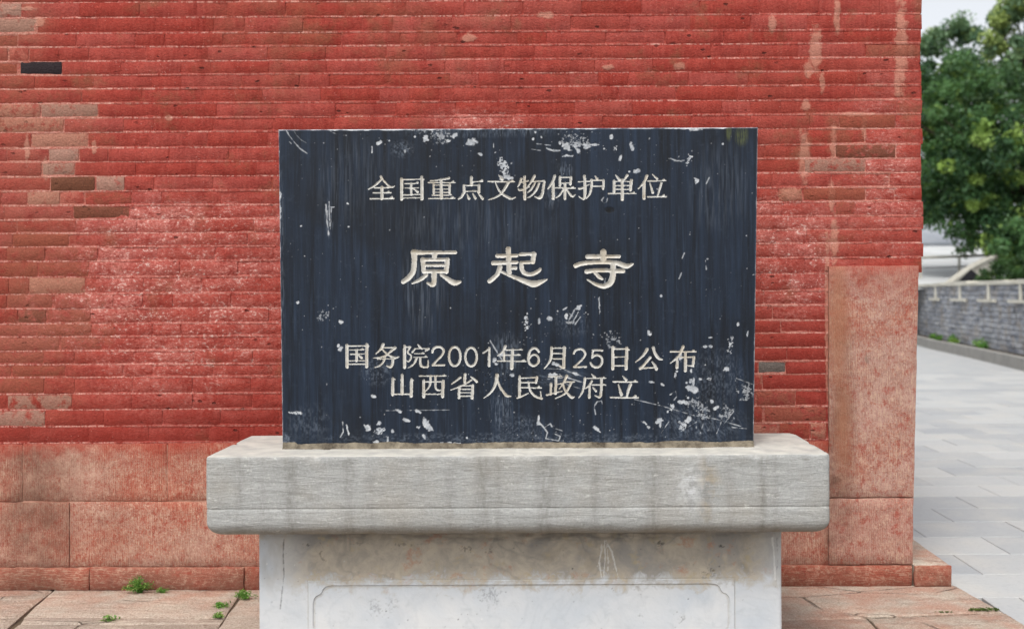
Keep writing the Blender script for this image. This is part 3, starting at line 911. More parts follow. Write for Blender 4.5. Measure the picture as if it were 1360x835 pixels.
YB = YW - .006
M_FJOINT = flat_material("footing_joint_lime", (206, 160, 138), (128, 70, 54), 14, .95, .006)
fm = MB(); fm.box(-3.2, X_PIL + .1, YB + .0035, YW + .03, .02, PX(500, 588, YB)[1] - .004); fm.box(X_PIL + .1, X_RIGHT - .05, YB + .0035, YW + .03, .02, Z_PIL - .02)
fm.build("footing_mortar", M_FJOINT, wall)
wstone("footing_stone", -300, 30, 590, 666, YB, M_STONE, 31)
wstone("footing_stone", 30, 222, 589, 665.5, YB, M_STONE, 32)
wstone("footing_stone", 222, 470, 588, 664.5, YB, M_STONE, 33, red=.1)
wstone("footing_stone", 470, 760, 587, 663.5, YB, M_STONE, 34)
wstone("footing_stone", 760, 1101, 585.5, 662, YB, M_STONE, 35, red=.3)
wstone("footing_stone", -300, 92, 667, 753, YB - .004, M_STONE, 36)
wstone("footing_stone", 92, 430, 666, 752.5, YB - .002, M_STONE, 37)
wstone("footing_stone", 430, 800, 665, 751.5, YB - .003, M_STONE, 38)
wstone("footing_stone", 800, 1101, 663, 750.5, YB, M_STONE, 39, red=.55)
wstone("plinth_stone", -300, 118, 754, 784, YB - .022, M_SILL, 41, amp=.008, wob=.005, red=.2)
wstone("plinth_stone", 118, 324, 753.5, 784, YB - .020, M_SILL, 42, amp=.006, wob=.004, red=.7)
wstone("plinth_stone", 324, 345, 752.5, 784, YB - .012, M_SILL, 43, amp=.012, wob=.006)
wstone("plinth_stone", 345, 700, 752.5, 784, YB - .018, M_SILL, 44, amp=.006, red=.6)
wstone("plinth_stone", 700, 1000, 752, 781, YB - .018, M_SILL, 45, amp=.006, red=.6)
wstone("plinth_stone", 1000, 1212, 751, 780, YB - .018, M_SILL, 46, amp=.003, red=.75)
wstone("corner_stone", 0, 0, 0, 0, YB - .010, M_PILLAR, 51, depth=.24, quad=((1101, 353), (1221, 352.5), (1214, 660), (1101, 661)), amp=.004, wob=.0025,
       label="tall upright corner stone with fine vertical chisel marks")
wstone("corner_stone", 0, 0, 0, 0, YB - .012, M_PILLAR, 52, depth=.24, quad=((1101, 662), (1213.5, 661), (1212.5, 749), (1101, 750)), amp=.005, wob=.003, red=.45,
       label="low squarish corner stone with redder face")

# footing that runs back along the side of the building
fx0, fz1 = PX(1213, 749, YB - .018)
fx1, _ = PX(1263, 749, YB - .018)
yy = YB - .018
for k, L in enumerate((.62, 1.1, 1.3, 1.4, 1.2)):
    v, f = block([(fx0 + .003, yy, fz1), (fx1, yy, fz1 - .004), (fx1, yy + L - .006, fz1), (fx0 + .003, yy + L - .006, fz1)], (0, 0, 1), .14, 10, int(L / .05), .003, .004, .004, 9, 60 + k)
    o = mk("side_plinth_stone", v, f, M_APRON, wall, True); yy += L
v, f = block([(fx0 + .002, YB - .030, .0), (fx1 - .002, YB - .030, .0), (fx1 - .002, YB - .030, fz1 - .005), (fx0 + .002, YB - .030, fz1 - .004)], (0, -1, 0), .014, 10, 8, .004, .003, .002, 18, 66)
o = mk("side_plinth_face", v, f, M_SILL, wall, True); o.color = (1, 1, 1, .3)

# ================================================================== THE STONE PEDESTAL
YC0, YC1 = 3.18, 3.66
cxl, _ = PX(272.5, 640, YC0); cxr, _ = PX(1103, 640, YC0)
ZT = .7185; ZBm = CZ - (711.5 - 390) / F * YC0
ped = empty("stone_pedestal", ((cxl + cxr) / 2, (YC0 + YC1) / 2, 0))
tag(ped, "pedestal under the stele, thick grey limestone top slab over a stained white marble base", "pedestal")


def ring_pts(x0, x1, y0, y1, step):
    p = []
    nx, ny = int((x1 - x0) / step), int((y1 - y0) / step)
    for i in range(nx): p.append((x0 + (x1 - x0) * i / nx, y0, 0, -1))
    for i in range(ny): p.append((x1, y0 + (y1 - y0) * i / ny, 1, 0))
    for i in range(nx): p.append((x1 - (x1 - x0) * i / nx, y1, 0, 1))
    for i in range(ny): p.append((x0, y1 - (y1 - y0) * i / ny, -1, 0))
    return np.array(p)


ZS = CZ - (674 - 390) / F * YC0
rr = .048
lev = [(ZT, .011), (ZT - .0008, .006), (ZT - .003, .0022), (ZT - .008, .0004), (ZT - .016, 0)]
for t in np.linspace(ZT - .03, ZS + .006, 9): lev.append((t, 0))
lev += [(ZS + .0022, .0004), (ZS + .0003, .0018), (ZS - .0006, .0018), (ZS - .0026, .0006)]
for t in np.linspace(ZS - .012, ZBm + rr, 4): lev.append((t, 0))
for a in np.linspace(10, 90, 8):
    a = math.radians(a); lev.append((ZBm + rr - rr * math.sin(a), rr * (1 - math.cos(a))))
lev.append((ZBm, .10))
rp = ring_pts(0, 1, 0, 1, 1.01)
base = ring_pts(cxl, cxr, YC0, YC1, .011)
cx0, cy0 = (cxl + cxr) / 2, (YC0 + YC1) / 2
V = []
for (z, ins) in lev:
    hx, hy = (cxr - cxl) / 2, (YC1 - YC0) / 2
    x = cx0 + (base[:, 0] - cx0) * (hx - ins) / hx
    y = cy0 + (base[:, 1] - cy0) * (hy - ins) / hy
    nn = (vnoise(x, y, z, (9, 9, 22), 71, 4, .6) - .5) * .0035
    edge = math.exp(-((z - ZT) / .012) ** 2)
    ck = np.clip(vnoise(x, y, z * .3, 17, 72, 3, .6) - .60, 0, 1) * .05 * edge
    ex = np.sign(x - cx0) * np.clip(np.abs(x - cx0) - (hx - ins) + .012, 0, 1) / .012
    ey = np.sign(y - cy0) * np.clip(np.abs(y - cy0) - (hy - ins) + .012, 0, 1) / .012
    # corners slightly rounded
    cr = (np.abs(ex) * np.abs(ey)) * .004
    d = nn - ck - cr
    x = x + d * ex; y = y + d * ey
    V.append(np.stack([x, y, np.full_like(x, z) - ck * .5], 1))
nr = len(base); V = np.concatenate(V); fc = []
for j in range(len(lev) - 1):
    for i in range(nr):
        i2 = (i + 1) % nr; fc.append((j * nr + i, (j + 1) * nr + i, (j + 1) * nr + i2, j * nr + i2))
nxr, nyr = int((cxr - cxl) / .011), int((YC1 - YC0) / .011)
bb = 2 * nxr + nyr
for i in range(nxr):
    if i == 0: fc.append(tuple([0, 1, bb - 1, bb] + list(range(bb + 1, nr))))
    elif i == nxr - 1: fc.append(tuple(list(range(i, nxr + nyr + 1)) + [bb - i]))
    else: fc.append((i, i + 1, bb - i - 1, bb - i))
fc.append(tuple((len(lev) - 1) * nr + i for i in range(nr))[::-1])
o = mk("top_slab", V, fc, M_COPING, ped, True)

YP = 3.314
# carved frame with notched corners on the marble front
def pz(x, y): a, b = PX(x, y, YP); return a, b
xo0, zo1 = pz(409, 770); xo1, _ = pz(976, 767.5)
zo0 = .055
t_ = .0205; ntc = .058
xi0, xi1, zi0, zi1 = xo0 + t_, xo1 - t_, zo0 + t_, zo1 - t_


def notched(x0, x1, z0, z1, n_, a):
    pts = []
    def corner(cx, cz, sx, sz):
        # double-step ogee notch
        l = []
        l.append((cx + sx * n_, cz)); l.append((cx + sx * n_ * .72, cz + sz * n_ * .06)); l.append((cx + sx * n_ * .55, cz + sz * n_ * .2))
        l.append((cx + sx * n_ * .50, cz + sz * n_ * .38)); l.append((cx + sx * n_ * .38, cz + sz * n_ * .50)); l.append((cx + sx * n_ * .2, cz + sz * n_ * .55))
        l.append((cx + sx * n_ * .06, cz + sz * n_ * .72)); l.append((cx, cz + sz * n_))
        return l
    pts += corner(x0, z1, 1, -1)[::-1]
    pts += corner(x1, z1, -1, -1)
    pts += corner(x1, z0, -1, 1)[::-1]
    pts += corner(x0, z0, 1, 1)
    return pts


inner = notched(xi0, xi1, zi0, zi1, ntc, 0)
N_ = len(inner)
def outer_at(p, e=0.0):
    # nearest place on the outer rectangle along the ray from the middle of the side
    x, z = p
    cxm, czm = (xo0 + xo1) / 2, (zo0 + zo1) / 2
    return x, z
outer = []
for i, (x, z) in enumerate(inner):
    c = i // 8; k = i % 8
    cornerpt = [(xo0, zo1), (xo1, zo1), (xo1, zo0), (xo0, zo0)][c]
    fr = k / 7
    A = [(xo0, inner[0][1]), (inner[8][0], zo1), (xo1, inner[16][1]), (inner[24][0], zo0)][c]
    B = [(inner[7][0], zo1), (xo1, inner[15][1]), (inner[23][0], zo0), (xo0, inner[31][1])][c]
    if fr < .5: f2 = fr * 2; outer.append((A[0] + (cornerpt[0] - A[0]) * f2, A[1] + (cornerpt[1] - A[1]) * f2))
    else: f2 = fr * 2 - 1; outer.append((cornerpt[0] + (B[0] - cornerpt[0]) * f2, cornerpt[1] + (B[1] - cornerpt[1]) * f2))
# make sure true corners exist
for c, k in ((0, 3), (1, 11), (2, 19), (3, 27)):
    outer[k] = [(xo0, zo1), (xo1, zo1), (xo1, zo0), (xo0, zo0)][c]
def shrink(pts, ref, e): 
    r = []
    for p, q in zip(pts, ref):
        d = math.hypot(q[0] - p[0], q[1] - p[1]) or 1
        r.append((p[0] + (q[0] - p[0]) / d * e, p[1] + (q[1] - p[1]) / d * e))
    return r
L0 = [(x, YP + .003, z) for x, z in outer]
L1 = [(x, YP - .0035, z) for x, z in shrink(outer, inner, .0035)]
L2 = [(x, YP - .0035, z) for x, z in shrink(inner, outer, .0045)]
L3 = [(x, YP + .003, z) for x, z in inner]
fr_v = L0 + L1 + L2 + L3; fr_f = []
for r_ in range(3):
    for i in range(N_):
        j = (i + 1) % N_; fr_f.append((r_ * N_ + i, (r_ + 1) * N_ + i, (r_ + 1) * N_ + j, r_ * N_ + j))
mk("panel_frame", fr_v, fr_f, M_PEDS, ped)

# marble base: a finely meshed front with its real flaws, plus sides
YP = 3.314
bq = ((344, 700), (1038, 697), (1037, 897), (344.5, 899))
cv = Canvas(344, 1038, 698, 898, 694, 200)
rs = np.random.default_rng(5)
cv.line([(377, 714), (376, 735), (377, 760), (375, 780), (372, 806)], 1.8, .95, "dark", .5)
for a in (0, 9, 17): cv.line([(425 + a * .2, 718), (430, 728), (424, 733), (428, 741), (433, 743)], 1.4, .7, "dark", 1.0)
for pts in ([(799, 722), (798, 735), (796, 745), (799, 766)], [(803, 718), (804, 740), (802, 765)], [(806, 722), (808, 745), (807, 757)], [(805, 718), (813, 733), (817, 750), (821, 766)], [(801, 725), (795, 748)]):
    cv.line(pts, 1.7, .9, "chip", .5)
cv.line([(1026, 715), (1028, 735), (1030, 770)], 2.5, .8, "chip", .4); cv.line([(1032, 715), (1033, 745), (1030, 780)], 1.2, .5, "dark", .5)
for (x, y, rx, ry, k) in ((408, 722, 5, 3, .7), (876, 721, 5, 3, .8), (957, 726, 5, 1.6, .9), (945, 760, 6, 6, .7), (620, 727, 6, 4, .6), (650, 731, 4, 3, .6), (540, 722, 18, 2, .5), (650, 790, 12, 12, .4), (500, 805, 9, 9, .35), (520, 800, 6, 8, .3), (906, 823, 4, 4, .6), (850, 818, 4, 2, .5), (933, 766, 4, 4, .6), (475, 720, 10, 2, .4)):
    cv.blob(x, y, rx, ry, 0, .9, k, "dark", .8, .5)
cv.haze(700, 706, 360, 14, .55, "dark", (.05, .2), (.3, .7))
cv.haze(360, 740, 16, 50, .7, "dust", (.1, .04), (.35, .7)); cv.haze(760, 745, 60, 25, .8, "dust", (.06, .06), (.5, .6), 40)
for _ in range(160):
    x, y = rs.uniform(350, 1030), rs.uniform(718, 860); r_ = rs.uniform(.5, 1.3)
    cv.blob(x, y, r_, r_, 0, .4, rs.uniform(.3, .8), "dark" if rs.random() < .7 else "chip", .6)
def to_px(x, z, Y):
    ix, iy = x / Y * F, (CZ - z) / Y * F
    c, s_ = math.cos(ROLL), math.sin(ROLL)
    return VX + ix * c + iy * s_, VY - ix * s_ + iy * c
for loop_, wd_, k_ in ((outer, 1.2, 1.0), (inner, 1.3, 1.0)):
    q = [to_px(x, z, YP) for x, z in loop_]
    for a_, b_ in zip(q, q[1:] + q[:1]): cv.line([a_, b_], wd_ + 1.2, k_, "dust", .15)
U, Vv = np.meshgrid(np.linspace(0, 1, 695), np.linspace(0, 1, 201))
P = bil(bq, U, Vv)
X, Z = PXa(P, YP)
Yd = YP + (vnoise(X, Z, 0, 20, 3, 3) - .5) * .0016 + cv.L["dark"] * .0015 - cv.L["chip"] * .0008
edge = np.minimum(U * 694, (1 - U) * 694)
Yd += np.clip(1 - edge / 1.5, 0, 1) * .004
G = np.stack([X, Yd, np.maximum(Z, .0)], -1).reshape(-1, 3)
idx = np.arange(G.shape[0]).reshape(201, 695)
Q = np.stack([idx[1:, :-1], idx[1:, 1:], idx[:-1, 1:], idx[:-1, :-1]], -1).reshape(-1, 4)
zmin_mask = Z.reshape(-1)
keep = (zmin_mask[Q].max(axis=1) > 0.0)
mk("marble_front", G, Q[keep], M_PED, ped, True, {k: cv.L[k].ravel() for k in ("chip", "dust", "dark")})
xl, xr = X[60, 0] - .0005, X[60, -1] + .0005
sb = MB(); sb.box(xl, xr, YP + .0045, YC1 - .13, 0, ZBm + .01)
sb.build("marble_body", M_PEDS, ped)

# ================================================================== THE STELE
YS = 3.335
stele = empty("stone_stele", ((cxl + cxr) / 2 - .02, YS + .08, ZT))
tag(stele, "upright black stone stele with chipped face and cream engraved inscription on the grey pedestal", "stele")
sq = ((369.5, 172.3), (1006.8, 169.2), (1001, 592.5), (375, 596.5))

# ---- glyph strokes: (crop origin x, y, scale) then strokes of "x,y,w" points in that crop
CR = {'A': (485, 228, 11.333), 'B': (600, 228, 10.46), 'C': (720, 228, 8.0), 'D': (450, 452, 10.44), 'E': (560, 452, 10.44),
      'F': (640, 452, 9.823), 'G': (720, 452, 9.823), 'H': (810, 452, 9.823), 'T': (520, 320, 6.476), 'U': (640, 320, 6.476)}
GL = [
 ('A', "235,75,36 245,110,30 190,170,28 120,225,22 50,265,16|245,90,24 300,160,26 350,210,24 395,235,26 445,215,10|140,243,16 360,240,18|320,236,18 345,232,26|120,318,18 390,315,18|335,310,18 352,300,28|75,408,20 435,403,16|370,400,18 402,385,32|250,235,44 250,405,44"),
 ('A', "548,108,42 548,415,44|852,85,42 855,410,46|860,110,30 882,120,14|560,120,18 850,112,16|560,395,16 850,392,16|595,180,16 800,175,16|770,172,16 788,162,26|600,245,16 800,243,14|580,350,15 830,342,16|690,180,32 695,345,34|720,250,14 790,305,34"),
 ('A', "980,140,14 1150,118,22 1260,98,34|950,165,15 1350,165,14|1300,160,18 1322,150,34|1142,120,40 1148,400,40|1028,190,28 1032,325,30|1272,190,30 1268,318,34|1030,203,14 1270,203,14|1050,262,14 1240,262,14|1050,312,13 1260,312,13|1005,355,14 1300,352,14|1262,350,16 1282,342,26|955,404,16 1350,402,14|1290,398,20 1315,386,32"),
 ('B', "272,80,38 272,185,38|290,140,14 435,135,14|400,132,16 418,120,26|170,190,30 172,295,34|170,190,16 385,188,14|380,190,36 375,285,40|190,272,15 360,270,15|155,310,34 135,350,30 95,380,20|212,310,10 238,375,36|292,305,10 328,370,36|372,310,12 428,375,36"),
 ('B', "655,50,12 700,105,36|505,135,20 870,140,15|820,135,18 842,125,28|785,150,38 740,230,34 680,310,28 600,360,20 510,390,12|605,150,14 650,250,24 700,310,28 770,350,34 825,375,30 885,355,8"),
 ('B', "965,100,32 940,170,24 915,215,12|950,150,14 1060,128,16|925,240,16 960,255,30 1078,212,12|1012,70,36 1015,380,40|1150,60,38 1100,150,26 1050,210,10|1110,137,16 1250,130,18 1285,130,28 1275,200,34 1260,300,36 1225,362,42 1155,348,10|1160,150,20 1110,235,24 1055,290,10|1215,160,26 1170,260,26 1110,330,20 1055,362,10"),
 ('C', "135,45,28 110,110,26 60,185,10|118,125,30 118,285,32|190,55,22 190,148,24|190,62,11 310,60,11|305,60,26 300,135,24|200,122,11 290,120,11|145,172,12 350,175,12|312,170,14 328,163,20|243,125,26 243,285,30|228,185,16 190,245,16 145,280,10|258,185,14 300,245,20 325,262,20 355,245,7"),
 ('C', "385,107,12 505,102,12|450,45,26 455,160,28 452,260,28 435,290,20 388,262,7|388,178,14 415,178,22 500,135,8|560,45,8 585,78,26|515,93,10 650,92,10|655,92,22 648,180,26|530,155,10 640,155,10|528,85,22 522,170,22 505,240,20 468,285,10"),
 ('C', "780,35,8 820,85,28|905,40,30 870,90,16|765,100,26 765,215,28|948,92,30 938,195,30|765,105,10 945,103,10|775,148,10 930,148,10|775,188,10 930,188,10|705,232,15 1000,232,11|958,228,14 974,221,22|850,92,30 852,295,32"),
 ('C', "1112,45,30 1085,110,24 1022,182,9|1083,112,30 1083,282,32|1170,28,8 1222,75,24|1120,100,11 1315,95,11|1278,94,14 1294,86,22|1145,120,9 1175,222,28|1268,120,22 1247,190,20 1225,264,16|1118,268,12 1320,266,11|1276,264,15 1294,250,24"),
 ('D', "112,65,42 115,365,42|388,55,40 385,360,44|400,78,26 418,80,12|115,75,15 385,72,15|120,328,15 380,325,15|150,130,15 350,125,12|310,122,14 328,116,22|160,188,14 350,185,12|145,280,14 355,278,14|245,130,32 245,280,34|262,190,12 315,238,36"),
 ('D', "615,55,42 580,120,28 515,180,14|620,100,16 770,98,16|780,100,38 700,165,26 640,210,24 560,235,18 475,243,9|598,115,16 670,190,24 750,228,26 790,238,30 838,225,7|535,255,13 750,250,14|752,250,36 740,330,36 710,365,34 655,348,8|640,215,28 620,290,26 570,345,20 498,374,9"),
 ('D', "912,78,38 912,370,42|930,92,13 985,88,24|990,90,24 955,165,20 1000,205,22 995,255,22 965,290,20 940,278,9|1095,55,12 1130,100,34|1052,120,20 1020,158,28|1050,112,13 1225,112,13|1240,115,32 1195,150,12|1050,180,12 1190,180,12|1150,176,14 1166,170,20|1040,232,12 1230,228,12|1188,226,14 1206,218,22|1078,240,28 1050,310,26 1010,350,20 958,380,9|1130,240,28 1130,330,32 1160,362,24 1230,362,28 1237,275,10"),
 ('E', "148,165,26 160,122,30 190,95,30 230,86,30 272,98,30 302,132,30 300,168,30 275,210,28 220,268,26 155,335,26|150,342,26 312,340,26"),
 ('E', "O458,220,80,132,30"),
 ('E', "O685,226,80,128,30"),
 ('E', "938,102,32 935,350,32|852,172,20 895,145,18 932,112,18"),
 ('F', "305,75,36 275,140,22 202,202,10|290,122,14 530,120,12|490,118,14 508,112,22|280,188,14 500,188,12|462,186,14 480,180,18|285,150,28 290,262,30|205,266,16 575,270,14|530,262,16 550,255,22|400,120,34 388,362,42"),
 ('F', "742,148,26 715,110,28 675,100,28 635,125,28 612,180,30 606,240,30 620,295,28 655,324,28 695,324,28 733,292,28 742,242,28 720,198,28 680,182,26 640,202,24 615,240,22"),
 ('F', "908,90,30 905,200,32 880,280,26 812,368,9|910,100,14 1065,98,14|1075,92,38 1066,350,40|1082,100,24 1098,100,10|1060,352,40 998,328,9|920,168,13 1050,168,13|915,238,13 1050,238,13"),
 ('G', "413,172,22 430,135,26 465,115,26 512,112,26 550,140,26 560,185,26 535,232,24 480,288,22 420,338,22|412,344,22 572,342,22"),
 ('G', "660,128,22 788,128,22|665,130,22 650,225,22|650,225,22 690,194,26 740,194,28 780,232,28 780,290,28 748,335,28 702,348,28 658,330,28 630,290,22"),
 ('G', "922,85,36 922,368,38|1106,98,38 1095,368,42|1115,118,26 1140,122,10|930,112,14 1100,108,14|930,214,13 1100,212,13|930,328,15 1100,326,15"),
 ('H', "485,115,40 430,200,28 332,282,9|565,92,36 590,170,34 640,235,34 688,248,10|525,220,36 460,300,28 395,365,34|395,362,22 590,350,15|550,278,14 590,330,32 605,370,40"),
 ('H', "790,145,20 1125,145,16|1075,138,18 1092,130,26|955,80,38 910,180,28 860,240,22 788,296,10|878,220,30 875,352,36|880,217,14 1090,214,14|1095,215,34 1086,325,32|1085,330,30 1010,325,8|985,160,36 985,390,42"),
 ('D', "750,530,36 745,748,42|772,535,14 782,540,8|878,480,38 878,735,40|1008,540,38 1003,768,42|1025,548,16 1036,552,8|745,742,16 1000,740,16"),
 ('E', "-33,492,16 340,490,14|290,486,16 312,480,26|28,555,34 28,775,42|30,572,14 300,570,14|298,558,38 290,775,42|30,742,16 290,742,16|122,492,30 118,600,28 90,660,20 38,712,9|192,492,28 192,640,28 215,683,24 262,688,12"),
 ('E', "600,470,36 595,575,36|538,510,28 480,555,22 415,602,12|680,500,14 730,535,28 765,572,30|690,545,24 620,590,20 520,640,16 405,684,9|520,640,32 518,795,34|708,620,36 700,795,40|520,627,13 700,625,13|530,674,12 690,674,12|530,722,12 690,722,12|525,770,14 700,768,14"),
 ('E', "1045,478,50 1035,560,40 1000,660,32 940,735,22 862,798,10|1055,560,24 1090,650,30 1140,720,32 1180,765,36 1240,770,9"),
 ('F', "492,470,32 490,730,36|495,488,14 720,482,14|718,475,32 705,552,26|500,548,13 700,545,13|500,612,14 775,617,14|725,610,18 745,600,26|458,748,16 500,735,20 608,685,10|605,540,20 620,620,24 655,690,28 715,735,26 780,755,28|772,750,18 765,665,12"),
 ('F', "870,470,17 1040,465,14|968,470,34 960,690,34|900,565,32 898,700,30|980,570,13 1040,560,13|845,708,22 1048,658,12|1108,460,34 1070,540,22 1008,632,10|1080,542,14 1205,535,18|1165,550,30 1120,640,26 1070,700,22 958,756,9|1058,560,20 1080,640,26 1130,705,30 1170,740,34 1208,735,10"),
 ('G', "645,440,12 690,480,32|555,492,13 830,490,13|785,488,15 803,480,22|558,492,32 545,600,28 520,680,22 478,746,9|648,530,28 610,590,22 558,626,9|620,580,28 616,740,32|650,578,13 830,578,13|790,576,14 806,570,18|772,510,30 768,690,32 745,738,28 688,714,8|660,610,12 702,655,30"),
 ('H', "168,465,12 212,512,34|45,535,20 360,540,16|312,533,18 330,524,26|108,570,12 150,705,40|272,570,38 240,650,32 220,738,24|10,740,20 370,746,15|308,740,20 332,724,32"),
 ('T', "190,98,46 300,100,28 548,98,26|195,95,46 195,200,40 182,270,42 140,322,40 100,350,34|370,112,42 370,150,38|268,158,36 278,260,36|265,162,26 482,160,28|480,160,36 470,262,38|290,208,22 460,208,22|280,262,26 470,262,26|365,265,44 365,350,40 350,378,34 308,360,14|300,292,28 250,330,28 178,364,10|425,288,20 480,325,34 540,360,44 588,350,22"),
 ('U', "228,70,42 230,170,42 235,275,38|132,128,30 300,125,26|97,190,34 300,183,26|250,232,22 290,232,28|155,225,38 130,290,34 66,345,34|165,262,16 250,300,24 340,335,36 400,358,44 450,368,54 500,355,38 560,330,8|330,115,24 450,110,26|447,112,38 438,180,34|345,185,24 440,182,24|340,190,32 345,245,34 375,280,32 430,285,30 480,262,28 500,243,24"),
 ('U', "1045,95,50 1045,170,48|908,135,34 1180,132,26|806,212,34 870,192,34 1000,182,30 1140,186,34 1200,202,40 1250,216,38 1300,196,12|902,262,36 1000,252,30 1215,258,34|1130,190,44 1125,300,46 1105,358,48 1050,388,38 980,372,26 908,332,8|970,270,20 1010,310,30 1040,330,8"),
]


def glyph_strokes(cr, txt):
    ox, oy, sc = CR[cr]; res = []
    for st in txt.split('|'):
        if st[0] == 'O':
            cx_, cy_, rx, ry, wd = [float(t) for t in st[1:].split(',')]
            pts = [(cx_ + rx * math.cos(t), cy_ + ry * math.sin(t), wd) for t in np.linspace(0, 2 * math.pi, 29)]
        else:
            pts = [tuple(float(t) for t in p.split(',')) for p in st.split()]
        if len(pts) >= 3 and st[0] != 'O':          # round the path through its points
            q = [pts[0]] + pts + [pts[-1]]; sm = []
            for a, b, c, d in zip(q[:-3], q[1:-2], q[2:-1], q[3:]):
                for t in (0, .25, .5, .75):
                    sm.append(tuple(.5 * (2 * b[m] + (c[m] - a[m]) * t + (2 * a[m] - 5 * b[m] + 4 * c[m] - d[m]) * t * t + (3 * b[m] - a[m] - 3 * c[m] + d[m]) * t ** 3) for m in range(3)))
            pts = sm + [pts[-1]]
        res.append([(ox + x / sc, oy + y / sc, wd / sc) for x, y, wd in pts])
    return res


NX, NY = 1062, 706
cs = Canvas(369.5, 1006.8, 170.0, 595.0, NX, NY)
U, Vv = np.meshgrid(np.linspace(0, 1, NX + 1), np.linspace(0, 1, NY + 1))
P = bil(sq, U, Vv)
cs.X, cs.Y = P[..., 0], P[..., 1]      # exact photo position of every vertex
SDF = np.full(cs.X.shape, 9.0); WHO = np.full(cs.X.shape, -1, int); BIG = np.zeros(cs.X.shape)
for gi, (cr, txt) in enumerate(GL):
    for st in glyph_strokes(cr, txt):
        for (xa, ya, wa), (xb, yb, wb) in zip(st[:-1], st[1:]):
            w_ = cs.win(min(xa, xb) - 7, max(xa, xb) + 7, min(ya, yb) - 7, max(ya, yb) + 7)
            X, Y = cs.X[w_], cs.Y[w_]
            L2 = (xb - xa) ** 2 + (yb - ya) ** 2 + 1e-9
            t = np.clip(((X - xa) * (xb - xa) + (Y - ya) * (yb - ya)) / L2, 0, 1)
            d = np.hypot(X - xa - t * (xb - xa), Y - ya - t * (yb - ya)) - (wa + (wb - wa) * t) / 2 - .10
            cur = SDF[w_]; m = d < cur
            cur[m] = d[m]; wv = WHO[w_]; wv[m & (d < 1.5)] = gi
SDF -= np.where(WHO >= len(GL) - 3, .22, 0)
SDF += (vnoise(cs.X, cs.Y, 0, (.6, .6, 1), 91, 2) - .5) * .5     # hand-cut edges

